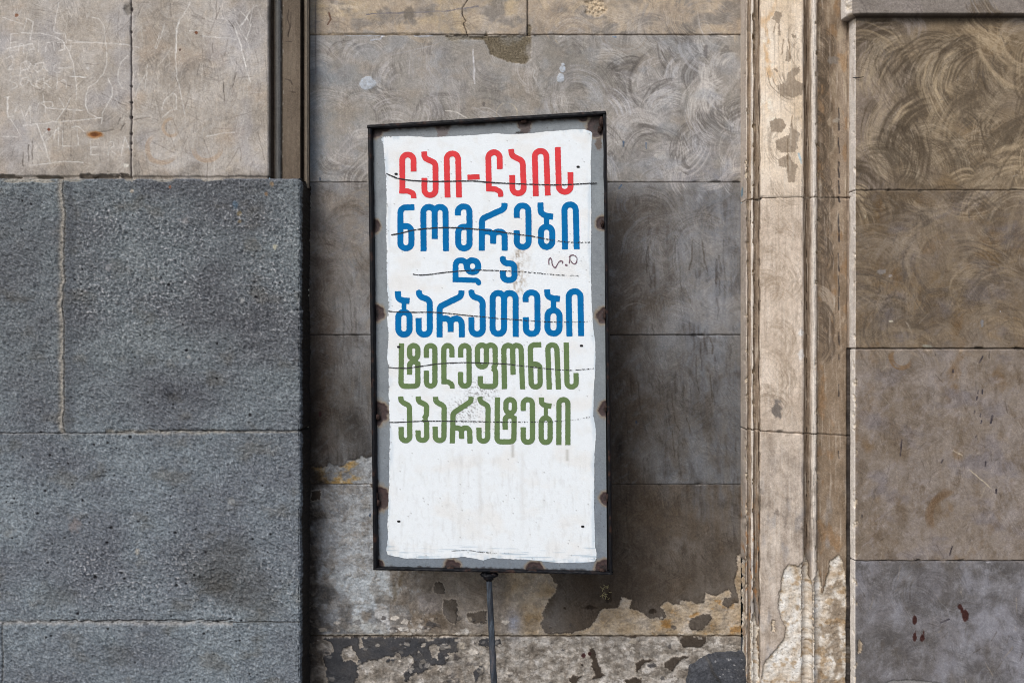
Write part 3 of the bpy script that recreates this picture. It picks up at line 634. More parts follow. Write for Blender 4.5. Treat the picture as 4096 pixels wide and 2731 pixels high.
for a, b, r in ((1240, 790, 12), (1330, 800, 9), (1280, 845, 8), (1430, 760, 7), (1390, 800, 10), (1945, 810, 16), (1860, 840, 9), (1100, 800, 10), (1190, 780, 9)):
    sl, m = S.blob(1200 + a / 2.94, 2250 + b / 2.94, r * 1.3, r * .7, a, .6, .15); S.mix((206, 202, 194), m * .8, sl); S.H[sl] += .001 * m
patch([(1280,780),(1440,770),(1430,850),(1260,850)], (150, 144, 134), .6, 7, .0008, 1)
cav = sm(.25, .9, -S.n(11, 9, 3, 55, .6))
S.mix((70, 62, 54), M * cav * .45 * (.5 + .5 * wb_[..., 0]))
S.mix((196, 190, 182), M * sm(.35, .9, S.n(13, 11, 3, 56, .6)) * (.18 + .28 * wb_[..., 0]))
lay = sm(-.05, .05, S.n(58, 46, 6, 62, .68) - .12) * M                       # a thinner second coat still clinging
S.mix((104, 95, 84), lay * (Y > 2548) * .5); S.mix((120, 112, 102), lay * (Y < 2545) * (Y > 1940) * .35); S.H += .0012 * blur(lay, 1)
S.C[:] = S.C * (1 + ((.12 + .14 * (Y > 2545)) * S.n(34, 26, 5, 63, .7) * M * (Y > 1940))[..., None])
for _ in range(210):
    a, b = rnd.uniform(1270, 2960), (rnd.uniform(2550, 2731) if rnd.random() < .75 else rnd.uniform(2470, 2545)); r_ = rnd.uniform(3, 15)
    if rnd.random() < .5: a = rnd.uniform(1560, 2000)
    sl, m = S.blob(a, b, r_ * rnd.uniform(.7, 1.4), r_ * rnd.uniform(.5, 1), int(a), .6, .12)
    S.mix(rnd.choice([(206, 198, 186), (188, 180, 168), (170, 160, 144), (74, 70, 68), (62, 60, 60)]), m * rnd.uniform(.3, .8), sl); S.H[sl] += .0012 * m
edge = np.clip(blur(M, 3) * (1 - blur(M, 3)) * 4, 0, 1)
S.mix((186, 176, 162), edge * M * .5 * (Y > 1900)); S.mix((42, 36, 31), edge * (1 - M) * .35 * sm(-.3, .4, S.n(40, None, 3, 64)) * (Y > 1900))
S.H -= 0.0035 * Mb
S.H += M * (0.0010 * S.n(11, 9, 3, 55, .6) + .0016 * S.n(40, 34, 3, 57)) + .0007 * S.n(120, None, 4, 58) + (1 - M) * .00025 * S.n(14, None, 3, 59)
for a, b, rx, ry in ((1280, 1375 + 280, 6, 10), (2334, 2622, 9, 9), (2359, 2613, 6, 8)):
    sl, m = S.blob(a, b, rx, ry, 2, .2); S.mix((58, 28, 28), m * .9, sl)
for a, b, rx, ry in ((2360, 2427, 16, 9), (2612, 2445, 14, 10), (2360, 2430, 26, 5), (2435, 2385, 12, 22), (2260, 2432, 6, 6)):
    sl, m = S.blob(a, b, rx, ry, int(a), .6); S.mix((48, 38, 28), m * .8, sl); S.H[sl] -= .0015 * m
# single marks on the upper courses
K4 = (1200, 0, 1.3067)
for a, b, rx, ry in ((355, 436, 42, 34), (1372, 362, 16, 17), (1362, 408, 19, 24), (1375, 338, 9, 8)):
    sl, m = S.blob(1200 + a / 1.3067, b / 1.3067, rx / 1.3067, ry / 1.3067, int(a), .22, .12); S.mix((190, 198, 206), m * (.78 + .3 * S.n(14, 9, 3, 3, sl=sl)), sl); S.H[sl] += .001 * m
for pts, w, c in (([(905,258),(908,330)], 3, (214, 212, 212)), ([(908,320),(912,435)], 6, (206, 203, 202)), ([(760,578),(820,588),(868,618)], 3, (206, 200, 190)), ([(1225,365),(1222,400),(1235,425)], 3, (190, 186, 180)),
                  ([(150,70),(160,100),(145,130)], 6, (98, 70, 56)), ([(350,75),(600,65),(760,60),(930,35)], 3, (112, 108, 112)), ([(480,288),(690,240)], 3, (168, 164, 160))):
    sl, m = S.line(crop(*K4, pts), w, 3, 3); S.mix(c, m * .9, sl)
th = np.linspace(0, 2 * np.pi, 30); sl, m = S.line([(1200 + (1082 + 55 * math.cos(t)) / 1.3067, (595 + 55 * math.sin(t)) / 1.3067) for t in th], 2, 3, 2); S.mix((192, 180, 156), m * .9, sl)
sl, m = S.line(crop(*K4, [(878,-5),(845,45),(850,75),(865,110),(857,125),(875,188)]), 3, 2, 3); S.mix((52, 42, 34), m * .95, sl); S.H[sl] -= .002 * m
sl, m = S.blob(1200 + 1545 / 1.3067, 42 / 1.3067, 42, 36, 5, .4, .25); S.mix((196, 176, 146), m * .75, sl); S.H[sl] -= .004 * m * (1 + .8 * S.n(12, None, 3, 5, sl=sl))
sl, m = S.poly(crop(*K4, [(750,186),(880,188),(960,192),(975,165),(985,190),(1186,186),(1190,128),(1208,132),(1208,308),(1180,335),(1120,332),(1085,320),(1040,308),(990,282),(978,240),(955,208),(860,205),(800,215)]), 4, 26)
mb = blur(m, 1); S.mix((108, 98, 80), mb, sl); S.mix((150, 140, 118), mb * sm(.2, .8, perlin(S.X[sl] / 6, S.Y[sl] / 6, 6)) * .6, sl); S.mix((70, 62, 50), mb * sm(.2, .8, -perlin(S.X[sl] / 6, S.Y[sl] / 6, 6)) * .7, sl)
S.H[sl] += -.004 * mb + .0012 * mb * perlin(S.X[sl] / 6, S.Y[sl] / 6, 6)
for a, b, rx, ry, c in ((1225, 260, 45, 70, (156, 150, 142)), (350, 200, 50, 36, (150, 146, 140)), (800, 200, 40, 24, (138, 132, 120)), (570, 70, 26, 36, (108, 100, 90)), (960, 545, 8, 10, (90, 84, 80)), (2120, 270, 10, 34, (88, 82, 78))):
    sl, m = S.blob(1200 + a / 1.3067, b / 1.3067, rx / 1.3067, ry / 1.3067, int(a) + 5, .5, .3); S.mix(c, m * .7, sl)
for pts, c in (([(620,190),(690,186),(600,188)], (178, 184, 194)), ([(230,184),(330,186),(440,186)], (170, 178, 190)), ([(430,186),(420,205),(370,210)], (172, 176, 184)), ([(1690,740),(1690,765)], (62, 88, 118)), ([(1808,750),(1810,775)], (62, 88, 118)), ([(1635,192),(1650,194)], (58, 92, 128)),
               ([(1680,965),(1670,985)], (62, 88, 118))):
    sl, m = S.line(crop(*K4, pts), 5, 5, 3); S.mix(c, m * .8, sl)
for a, b in ((2545, 1688), (1300 - 20, 717), (1480, 2060)):
    sl, m = S.blob(a, b, 4, 7, a, .3); S.mix((50, 64, 84), m * .8, sl)
S.mix((150, 154, 158), (Y > 141) * (Y < 729) * sm(.1, .6, S.n(150, 120, 5, 69)) * .35)
S.mix((84, 80, 80), np.exp(-((X - 1262) / 3) ** 2) * (Y < 300) * sm(-.2, .4, ST2) * .7)
fine(S, 6, 9, 3)
S.C *= (1.07 - .12 * sm(1200, 1700, Y) * (1 - M))[..., None] * np.array([1, 1, 1.01], np.float32)
S.joint_h(140, 1236, 2964, 2.2, .003, (70, 60, 52), .8, 1.5)
S.joint_h(137, 1236, 1700, 3, .002, (190, 172, 144), .4, 2, k=3)
S.joint_v(2110, LO_Y, 140, 3, .004, (62, 54, 48), .8, 1.5)
S.joint_h(729, 1236, 2964, 2.0, .0025, (58, 52, 48), .75, 1.2)
S.joint_h(733, 1236, 2964, 2.2, .0, (150, 146, 142), .4, 1.2)
S.joint_h(1339, 1236, 2964, 2.0, .003, (36, 32, 30), .8, 1.2)
S.joint_h(1936, 1236, 2964, 1.8, .002, (46, 40, 34), .6, 1)
S.joint_h(2544, 1236, 2964, 3, .004, (60, 48, 36), .75, 3)
S.joint_h(2538, 1300, 2964, 3.5, .0, (168, 156, 136), .45, 4, k=7)
T = thing('recessed_wall', (0, 0, 0), 'stained recessed ashlar wall behind the signboard, peeling along its foot', 'wall')
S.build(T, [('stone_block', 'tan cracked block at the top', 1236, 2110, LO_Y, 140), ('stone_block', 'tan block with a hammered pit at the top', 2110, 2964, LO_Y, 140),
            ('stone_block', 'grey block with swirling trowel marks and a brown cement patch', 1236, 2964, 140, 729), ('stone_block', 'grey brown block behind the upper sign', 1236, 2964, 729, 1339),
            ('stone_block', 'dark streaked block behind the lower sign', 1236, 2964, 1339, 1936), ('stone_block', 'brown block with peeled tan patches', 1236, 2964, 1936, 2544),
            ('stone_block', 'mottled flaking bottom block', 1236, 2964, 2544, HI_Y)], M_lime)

# ================================================================== right: moulded pilaster and side wall
PR = [(2962, -.002), (2984, .058), (2988, .058), (2991, .046), (3002, .048), (3005, .058), (3012, .058), (3016, .046), (3034, .050), (3040, .074), (3044, .0755), (3208, .0755), (3214, .073), (3217, .056),
      (3226, .052), (3236, .056), (3245, .070), (3254, .075), (3264, .073), (3268, .066), (3270, .056), (3392, .056), (3396, .066), (3420, .096), (3425, .098), (5000, .098)]
S = Surf(PR, LO_Y, HI_Y, .09, seed=34, fine=3.0)
X, Y = S.X, S.Y
NM = S.n(110, 100, 5, 2); ST = S.n(30, 320, 4, 3); ST2 = S.n(10, 200, 4, 4); NL = S.n(300, 260, 4, 1)
# --- side wall stone
f1 = shade(S, [(126, 117, 109), (142, 133, 125), (154, 145, 137)], 220, 90, 1)
f2 = shade(S, [(112, 96, 75), (126, 109, 87), (140, 123, 100), (154, 139, 121)], 300, 260, 2)
f3 = shade(S, [(98, 83, 64), (114, 98, 79), (127, 112, 95), (138, 125, 112)], 320, 260, 3)
f4 = shade(S, [(118, 104, 89), (134, 121, 108), (146, 135, 126), (154, 146, 142)], 240, 360, 4)
f5 = shade(S, [(98, 94, 92), (114, 110, 110), (126, 123, 126), (144, 143, 150)], 230, 330, 5)
side = np.where((Y < 74)[..., None], f1, np.where((Y < 763)[..., None], f2, np.where((Y < 1394)[..., None], f3, np.where((Y < 2238)[..., None], f4, f5))))
W = X > 3392
S.C[:] = side
S.mix((142, 118, 86), W * sm(.05, .6, S.n(200, 150, 4, 8)) * (Y > 74) * (Y < 1394) * .45)
S.mix((150, 138, 132), W * (Y > 74) * (Y < 763) * (1 - sm(3500, 3700, X + 120 * NM)) * .55)
S.mix((74, 66, 58), W * (Y > 74) * (1 - sm(74, 120, Y + 14 * NM)) * .6)
S.mix((112, 82, 48), W * sm(.2, .9, S.n(120, 170, 4, 9)) * (Y > 763) * (Y < 2237) * .5)
S.mix((118, 112, 116), W * sm(.1, .6, S.n(210, 130, 4, 10)) * (Y > 763) * (Y < 2237) * .55)
S.mix((84, 72, 60), W * sm(.1, 1., .5 * ST + .6 * NM) * (Y > 1394) * .45)
S.mix((148, 148, 156), W * sm(-.1, .6, S.n(160, 260, 4, 12) + .5 * (X - 3800) / 300) * (Y > 2238) * .6)
S.mix((84, 80, 78), W * sm(.0, .6, S.n(170, 120, 4, 13)) * (Y > 2238) * .6)
L2, D2 = (168, 151, 127), (97, 84, 68)
mottle(S, (W & (Y > 74) & (Y < 763)).astype(np.float32), [(98, 84, 66), (150, 132, 108), (140, 128, 118)], .35, 90, 1)
mottle(S, (W & (Y > 763) & (Y < 1394)).astype(np.float32), [(84, 73, 60), (140, 126, 108), (112, 88, 58), (126, 118, 114)], .42, 80, 2)
mottle(S, (W & (Y > 1394) & (Y < 2238)).astype(np.float32), [(98, 83, 67), (162, 152, 146), (112, 96, 78), (152, 142, 138)], .62, 80, 3, 2.2)
mottle(S, (W & (Y > 2238)).astype(np.float32), [(82, 77, 73), (150, 149, 154), (96, 90, 84), (142, 140, 143)], .55, 80, 4, 1.8)
K = (2900, 0, 1.96)
for a, b, r0, r1, a0, a1, c, am in (
  (1250, 130, 130, 260, 200, 330, D2, .6), (1300, 620, 200, 330, 60, 190, D2, .6), (1300, 620, 110, 220, 80, 180, L2, .5), (1620, 560, 120, 320, 20, 120, D2, .7), (1500, 480, 80, 200, 180, 330, D2, .6),
  (1900, 440, 150, 330, 170, 280, L2, .55), (1650, 700, 160, 330, 200, 340, D2, .65), (1900, 640, 60, 260, 190, 340, D2, .7), (1980, 780, 60, 240, 0, 120, D2, .75), (2050, 860, 60, 230, 180, 340, D2, .7),
  (1500, 1060, 330, 450, 130, 250, D2, .75), (1480, 1080, 150, 420, 120, 250, L2, .75), (1500, 1040, 60, 240, 120, 260, D2, .6), (1560, 1250, 100, 330, 60, 170, L2, .8), (1750, 1280, 60, 330, 70, 170, D2, .7),
  (1800, 1400, 120, 340, 70, 160, L2, .75), (2050, 1350, 100, 360, 80, 170, L2, .7), (2050, 1300, 100, 260, 90, 190, D2, .7), (2250, 1100, 150, 330, 110, 220, L2, .7), (2300, 1000, 180, 330, 120, 230, D2, .75),
  (2350, 500, 120, 330, 170, 260, L2, .6), (2250, 380, 60, 240, 200, 330, D2, .6), (1950, 980, 60, 260, 20, 160, L2, .5), (1700, 900, 60, 250, 190, 300, L2, .55), (1350, 340, 80, 200, 210, 320, L2, .5),
  (1100, 1360, 30, 90, 60, 240, D2, .7), (1180, 210, 50, 140, 200, 350, D2, .8), (1750, 230, 120, 230, 200, 340, D2, .4), (2200, 700, 60, 300, 150, 260, D2, .5), (1600, 1380, 60, 260, 60, 150, L2, .6),
  (2200, 1480, 120, 280, 70, 160, L2, .55), (1450, 1180, 60, 160, 70, 200, D2, .6), (1280, 1100, 90, 190, 130, 230, L2, .6), (1850, 1130, 90, 260, 190, 320, D2, .55)):
    S.swirl(2900 + a / 1.96, b / 1.96, r0 / 1.96, r1 / 1.96, a0, a1, c, am, rnd.randint(0, 300), lines=4.2)
K = 1.633
for a, b, r0, r1, a0, a1, c, am in (
  (1330, 30, 100, 200, 200, 340, L2, .6), (1600, -60, 150, 300, 220, 330, L2, .6), (1000, 80, 40, 140, 180, 330, L2, .6), (1150, 560, 160, 260, 40, 170, (152, 140, 126), .5), (1200, 620, 100, 190, 40, 150, (92, 80, 66), .5),
  (1550, 900, 150, 400, 40, 150, (140, 126, 108), .5), (1650, 700, 80, 200, 20, 170, L2, .55), (1700, 640, 160, 240, 30, 150, L2, .45), (1500, 420, 60, 220, 250, 350, L2, .4), (1800, 800, 100, 260, 60, 170, (150, 136, 124), .45),
  (1100, 900, 60, 180, 30, 160, (84, 74, 62), .5), (1400, 860, 60, 200, 30, 170, (86, 76, 66), .5), (1250, 330, 90, 160, 20, 170, (86, 74, 60), .45), (1750, 250, 60, 200, 190, 330, L2, .4), (1000, 1250, 60, 160, 20, 170, (146, 132, 118), .4)):
    S.swirl(2900 + a / K, 740 + b / K, r0 / K, r1 / K, a0, a1, c, am, rnd.randint(0, 300), lines=4.2)
brush_field(S, 3420, 4140, 100, 760, 120, [L2, D2, D2, (86, 76, 63), (180, 164, 140)], .6, 90, 250, 6, 6)
brush_field(S, 3420, 4140, 100, 760, 34, [(186, 166, 136), (82, 70, 56), (80, 68, 54)], .75, 120, 260, 6, 10)
brush_field(S, 3420, 4140, 770, 1390, 110, [(148, 135, 120), (156, 139, 116), (90, 79, 67), (84, 74, 65)], .42, 80, 240, 7, 7)
brush_field(S, 3420, 4140, 1400, 2230, 70, [(158, 146, 136), (100, 88, 76)], .26, 60, 170, 8)
brush_field(S, 3420, 4140, 2245, 2760, 70, [(150, 150, 156), (84, 80, 80)], .36, 50, 140, 9)
brush_field(S, 3420, 4140, -40, 70, 20, [(160, 150, 144), (104, 96, 92)], .45, 50, 140, 10)
sl, m = S.blob(2900 + 1155 / K, 740 + 1115 / K, 36, 34, 4, .15); S.mix((146, 136, 126), m * .7, sl)
S.swirl(2900 + 1155 / K, 740 + 1115 / K, 34, 56, 150, 330, (122, 86, 48), .45, 6, -.6, 14)
K7 = (2900, 1700, 1.521)
S.swirl(2900 + 1400 / 1.521, 1700 + 560 / 1.521, 86, 124, 90, 210, (106, 76, 46), .45, 3, -.5, 16)
for pts, w in (([(1073,85),(1070,130),(1065,182)], 4), ([(1325,205),(1312,225)], 3), ([(1583,218),(1582,246)], 4), ([(1380,730),(1365,782)], 4), ([(1648,388),(1647,410)], 9), ([(1530,60),(1520,72)], 3), ([(832,540),(832,555)], 3), ([(1360,1172),(1310,1192)], 5)):
    sl, m = S.line(crop(*K7, pts), w, 3, 1); S.mix((42, 36, 44), m * .85, sl)
for pts, w in (([(1745,1505),(1732,1550)], 9), ([(1680,1120),(1660,1160)], 5), ([(1652,1340),(1650,1360)], 4), ([(1680,1335),(1678,1360)], 4), ([(1645,1380),(1640,1400)], 4), ([(1668,1490),(1664,1510)], 4), ([(1630,1470),(1624,1490)], 4), ([(1487,1205),(1488,1222)], 6), ([(1672,1535),(1668,1552)], 4)):
    sl, m = S.line(crop(2900, 740, K, pts), w, 3, 1); S.mix((40, 36, 46), m * .85, sl)
for pts in ([(1485,268),(1545,318),(1620,382)], [(1385,150),(1440,180)], [(1545,320),(1600,360)]):
    sl, m = S.line(crop(*K7, pts), 2.6, 3, 2); S.mix((198, 184, 160), m * .8, sl)
for a, b, rx, ry in ((1428, 1095, 13, 16), (1460, 1150, 20, 36), (1152, 1178, 13, 26), (1152, 1280, 11, 28), (1198, 1285, 14, 22), (1440, 1118, 10, 18), (1158, 1250, 4, 10), (1208, 1252, 5, 12)):
    sl, m = S.blob(2900 + a / 1.521, 1700 + b / 1.521, rx / 1.521, ry / 1.521, int(a), .2, .15); S.mix((58, 28, 24), m * .95, sl)
sl, m = S.poly(crop(*K7, [(960,1568),(1000,1545),(1120,1538),(1200,1545),(1330,1562),(1400,1590),(940,1620)]), 4); S.mix((150, 148, 146), m * .8, sl); S.H[sl] -= .003 * m
for a, b, rx, ry, c in ((1085, 890, 12, 7, (212, 204, 180)), (1798, 825, 5, 4, (206, 206, 206)), (1680, 900, 10, 26, (142, 140, 142)), (1320, 1052, 34, 10, (150, 146, 132)), (1080, 595, 12, 10, (160, 152, 146)), (1020, 570, 30, 20, (140, 134, 130)), (915, 210, 3, 9, (206, 196, 172))):
    sl, m = S.blob(2900 + a / K, 740 + b / K, rx / K, ry / K, int(a), .5); S.mix(c, m * .85, sl)
for _ in range(160):
    a, b = rnd.uniform(3430, 4096), rnd.uniform(90, 2731); l = rnd.uniform(10, 60); t = math.radians(rnd.gauss(100, 30))
    sl, m = S.line([(a, b), (a + l * math.cos(t), b + l * math.sin(t))], rnd.uniform(1.2, 2.4), int(a), 3); S.mix(rnd.choice([(80, 70, 62), (168, 156, 140), (92, 84, 78)]), m * rnd.uniform(.3, .7), sl)
S.H += W * (.0006 * S.n(60, None, 4, 60) + .0002 * S.n(12, None, 3, 61))
# --- pilaster stone, member by member
ty = sm(600, 900, Y)[..., None]; tb = sm(1500, 2000, Y)[..., None]
up = shade(S, [(216, 194, 166), (236, 218, 196), (246, 234, 218)], 130, 200, 20)
mi = shade(S, [(190, 172, 154), (216, 199, 182), (232, 217, 202)], 110, 200, 21)
lo = shade(S, [(164, 151, 139), (193, 179, 166), (215, 203, 191)], 90, 170, 22)
face = up * (1 - ty) + mi * ty; face = face * (1 - tb) + lo * tb
PIL = X <= 3392
S.C[:] = np.where(PIL[..., None], face, S.C)
def band(x0, x1, col, amt, soft=3):
    S.mix(col, sm(x0 - soft, x0 + soft, X) * (1 - sm(x1 - soft, x1 + soft, X)) * amt)
band(2962, 2988, (196, 184, 174), .75); band(2990, 3003, (126, 108, 90), .75); band(3004, 3013, (214, 202, 190), .8); band(3015, 3036, (120, 104, 88), .85); band(3036, 3044, (196, 178, 158), .4)  # lit return and fillet painted pale, groove shade painted dark
band(3214, 3238, (112, 96, 80), .9); band(3244, 3266, (196, 184, 172), .8)  # shaded hollow and bright roll, also put into the colour
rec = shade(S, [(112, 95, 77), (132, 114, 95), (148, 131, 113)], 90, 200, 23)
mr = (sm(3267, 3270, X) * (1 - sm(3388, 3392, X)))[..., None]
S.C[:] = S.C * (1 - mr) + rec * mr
mottle(S, PIL.astype(np.float32) * sm(700, 900, Y), [(150, 132, 112), (224, 210, 194), (168, 150, 132), (138, 124, 110)], .3, 44, 5, 2.2)
S.mix((168, 152, 136), mr[..., 0] * sm(3330, 3370, X) * (1 - sm(700, 1000, Y)) * .55)
S.mix((176, 160, 138), mr[..., 0] * sm(0, .5, S.n(45, 120, 4, 24)) * (1 - sm(700, 1000, Y)) * .6)
S.mix((150, 108, 66), mr[..., 0] * sm(.2, .6, S.n(60, 120, 4, 26)) * .35)
cham = sm(3392, 3396, X) * (1 - sm(3420, 3424, X))
S.mix((242, 234, 224), cham * .95); S.mix((176, 158, 138), cham * sm(0, .6, ST2) * .4 * (Y < 1393))  # left-facing chamfer's lit brightness painted pale
# stains and brush marks on the flat face
FB = (X > 3040) & (X < 3212)
S.mix((214, 176, 132), FB * sm(0, .5, S.n(55, 90, 4, 27)) * np.exp(-((X - 3070) / 40) ** 2) * (1 - sm(330, 500, Y)) * .8)
fb = FB.astype(np.float32)
K = 1.96
keep = S.C.copy()
for a, b, r0, r1, a0, a1, am in ((560, 550, 90, 260, 180, 265, .8), (600, 760, 50, 160, 90, 250, .35), (620, 260, 60, 140, 120, 250, .5), (560, 120, 60, 150, 140, 260, .35), (640, 420, 60, 150, 120, 240, .5), (520, 1120, 120, 220, 120, 240, .6),
                                 (640, 1000, 60, 130, 110, 250, .6), (560, 1400, 100, 240, 180, 270, .6), (620, 1250, 60, 130, 120, 240, .5), (480, 1500, 60, 150, 150, 260, .4)):
    S.swirl(2900 + a / K, b / K, r0 / K, r1 / K, a0, a1, (148, 132, 114), am, rnd.randint(0, 99), lines=3.6)
for i in range(26):
    b = 800 + i * 36 + rnd.uniform(-10, 10)
    S.swirl(3100 + rnd.uniform(-50, 30), b, 30, rnd.uniform(70, 110), rnd.choice([-70, 20, 150]), rnd.choice([60, 130, 260]), rnd.choice([(146, 130, 112), (156, 138, 118), (214, 198, 180)]), rnd.uniform(.3, .6), rnd.randint(0, 99), lines=3.6)
for pts in ([(390,75),(440,80),(452,110),(430,130),(435,260),(410,262),(415,170),(370,130)], [(490,340),(505,400),(525,440),(500,475),(475,465),(480,400)], [(540,520),(590,510),(580,560),(545,590),(555,620),(620,650),(600,730),(520,760),(430,740),(410,660),(480,630),(485,570)],
            [(350,940),(400,915),(460,930),(480,980),(440,1030),(360,1020)], [(400,1090),(500,1050),(520,930),(540,1000),(590,1040),(560,1110),(575,1150),(530,1190),(440,1190),(400,1150)], [(420,1240),(500,1200),(530,1260),(570,1290),(540,1420),(500,1430),(480,1310),(420,1290)],
            [(520,255),(560,265),(560,290),(530,280)], [(390,520),(412,540),(405,560),(392,550)]):
    sl, m = S.poly(crop(2900, 0, K, pts), 4, 16); S.mix((152, 136, 118), m * .85, sl)
S.C[:] = np.where(FB[..., None], S.C, keep)
keep = S.C.copy()
for i in range(24):
    b = -20 + i * 62 + rnd.uniform(-15, 15)
    S.swirl(3250 + rnd.uniform(-15, 15), b, 30, rnd.uniform(60, 95), -50, 80, (88, 75, 61) if b < 760 else rnd.choice([(92, 79, 66), (88, 76, 64), (162, 148, 132)]), rnd.uniform(.6, .95), rnd.randint(0, 99), lines=3.6, cut=-.3)
S.C[:] = np.where((mr > .5), S.C, keep)
for pts in ([(500,290),(510,450)], [(490,1080),(492,1220),(495,1330)], [(460,300),(445,420)], [(400,150),(380,240)], [(530,900),(515,980)]):
    sl, m = S.line(crop(2900, 0, K, pts), 3, 2, 3); S.mix((108, 88, 66), m * .75, sl)
sl, m = S.line(crop(2900, 0, K, [(578,1200),(592,1240),(600,1270)]), 9, 1, 1); S.mix((160, 190, 208), m * .9, sl)
for b0, b1 in ((420, 510), (540, 600), (640, 700), (715, 765), (780, 800), (850, 960), (1010, 1080), (1100, 1180), (1190, 1240), (1330, 1380), (1420, 1440), (1540, 1590), (1810, 1840)):
    sl, m = S.line([(3355 + rnd.uniform(-1, 1), b0), (3357 + rnd.uniform(-1, 1), b1)], rnd.uniform(2, 5), int(b0), 2); S.mix((40, 38, 42), m * .9, sl); S.H[sl] -= .002 * m
for a, b, rx, ry, c in ((3203, 1328, 10, 14, (226, 222, 218)), (3203, 1420, 13, 20, (226, 222, 218)), (2956 + 12, 750, 4, 20, (106, 140, 160)), (3335, 225, 20, 18, (120, 112, 104)), (3345, 470, 14, 8, (160, 152, 140)), (3110, 1640, 18, 36, (104, 98, 94)), (3305, 690, 18, 28, (110, 96, 82))):
    sl, m = S.blob(a, b, rx, ry, int(b), .6, .25); S.mix(c, m * .8, sl)
# worn arrises, fluted streaks and painted highlights in the mouldings
GRV = ((X > 2984) & (X < 3044)) | ((X > 3212) & (X < 3270))
S.mix((92, 78, 66), GRV * sm(.1, .6, S.n(4, 260, 3, 28)) * .5); S.mix((232, 222, 208), GRV * sm(.2, .7, S.n(4, 180, 3, 29)) * .5)
S.mix((140, 124, 108), PIL * sm(.1, .8, S.n(9, 240, 4, 38)) * .3); S.mix((226, 216, 204), PIL * sm(.2, .8, S.n(8, 200, 4, 39)) * .35)
S.mix((238, 230, 220), np.exp(-((X - 3255) / 7) ** 2) * .7 + np.exp(-((X - 3009) / 4) ** 2) * .6)  # highlights of roll and fillet painted as pale lines
S.H += ((X > 2975) & (X < 3212)) * .0010 * S.n(50, 160, 4, 30) + GRV * .0012 * S.n(7, 90, 3, 31) + FB * .0003 * S.n(12, 20, 3, 33)
nick = ((np.abs(X - 3268) < 6) | (np.abs(X - 2986) < 8) | (np.abs(X - 3014) < 6) | (np.abs(X - 3421) < 7)) * sm(.25, .6, S.n(16, 40, 4, 34))
S.H -= .004 * nick; S.mix((214, 196, 168), nick * .6)
S.mix((104, 92, 80), PIL * sm(.1, .8, S.n(60, 120, 5, 36)) * sm(1500, 2000, Y) * .4)
S.mix((96, 86, 78), PIL * sm(.1, .7, S.n(46, 60, 6, 45, .7)) * np.exp(-((Y - 2040) / 130) ** 2) * .6); S.mix((170, 118, 72), (X < 3040) * sm(.2, .6, S.n(12, 60, 4, 46)) * sm(1900, 2200, Y) * .7)
S.mix((150, 148, 150), PIL * sm(.2, .7, S.n(50, 130, 4, 37)) * sm(1700, 2200, Y) * .45)
# the foot of the pilaster has lost its skin
M = np.zeros(X.shape, np.float32)
for pts in ([(390,855),(440,870),(480,850),(485,800),(500,850),(500,930),(525,960),(530,1700),(200,1700),(240,1450),(285,1410),(330,1360),(365,1300),(370,1240),(345,1180),(325,1110),(335,1020),(350,940),(365,890)],
            [(535,960),(570,900),(580,960),(590,1060),(620,960),(640,850),(690,810),(715,850),(730,920),(745,1000),(740,1180),(755,1300),(760,1700),(530,1700)], [(285,1190),(303,1200),(305,1265),(285,1268)],
            [(155,1230),(175,1160),(190,1230),(205,1260),(190,1340),(205,1420),(205,1700),(150,1700)], [(95,860),(118,850),(120,940),(105,1040),(118,1180),(100,1300),(125,1500),(125,1700),(90,1700)], [(810,1290),(830,1320),(828,1370),(808,1385)]):
    sl, m = S.poly(crop(*K7, pts), 5, 26); M[sl] = np.maximum(M[sl], m)
Mb = blur(M, 1)
raw = shade(S, [(172, 150, 124), (208, 196, 181), (228, 223, 216), (236, 235, 233)], 56, 70, 40)
S.C += (raw - S.C) * Mb[..., None]
rr = sm(3268, 3275, X) * M
S.mix((132, 116, 98), rr * sm(-.2, .4, S.n(60, 70, 4, 41)) * .8)
S.mix((156, 128, 94), M * sm(.15, .6, S.n(48, 40, 4, 42)) * .65)
cav = S.n(12, 10, 3, 43, .6)
S.mix((108, 92, 76), M * sm(.3, .9, -cav) * .6); S.mix((226, 222, 216), M * sm(.3, .9, cav) * .4)
S.H -= .005 * Mb; S.H += M * (.0011 * cav + .002 * S.n(36, None, 3, 44))
e = blur(M, 2); e = np.clip(e * (1 - e) * 4, 0, 1); S.mix((224, 206, 178), e * M * .5); S.mix((66, 56, 48), e * (1 - M) * .45)
fine(S, 6, 9, 2)
S.C[:] = np.where(PIL[..., None], S.C * np.array([1.045, 1.045, 1.04], np.float32), S.C)
# joints
S.joint_h(790, 2962, 3392, 1.7, .004, (70, 58, 48), .75, 2, slope=-8); S.joint_h(786, 3030, 3300, 4, .001, (226, 214, 198), .5, 3, slope=-5, k=5)
S.joint_h(1720, 2962, 3396, 1.9, .004, (76, 64, 54), .75, 2, slope=28)
S.joint_h(763, 3392, 5000, 1.7, .004, (56, 48, 42), .75, 1.2); S.joint_h(766, 3424, 5000, 2.0, .0, (176, 158, 134), .35, 1.2)
S.joint_h(1394, 3392, 5000, 2.2, .006, (38, 34, 32), .9, 1.2); S.joint_h(1398, 3424, 5000, 2.5, .0, (176, 160, 146), .4, 1.5)
S.joint_h(2238, 3392, 5000, 1.7, .004, (48, 44, 44), .75, 1.5)
S.joint_v(3394, 1394, HI_Y, 5, .012, (30, 26, 26), .9, 1.5); S.joint_v(3392, LO_Y, 1394, 2.5, .004, (120, 104, 90), .6, 2)
S.H += W * .020 * (1 - sm(70, 75, Y)); S.mix((48, 40, 34), W * np.exp(-((Y - 75) / 4) ** 2) * .7)  # shadow line under the projecting block painted dark
S.H += (X > 3390) * .002 * sm(1394, 1396, Y)
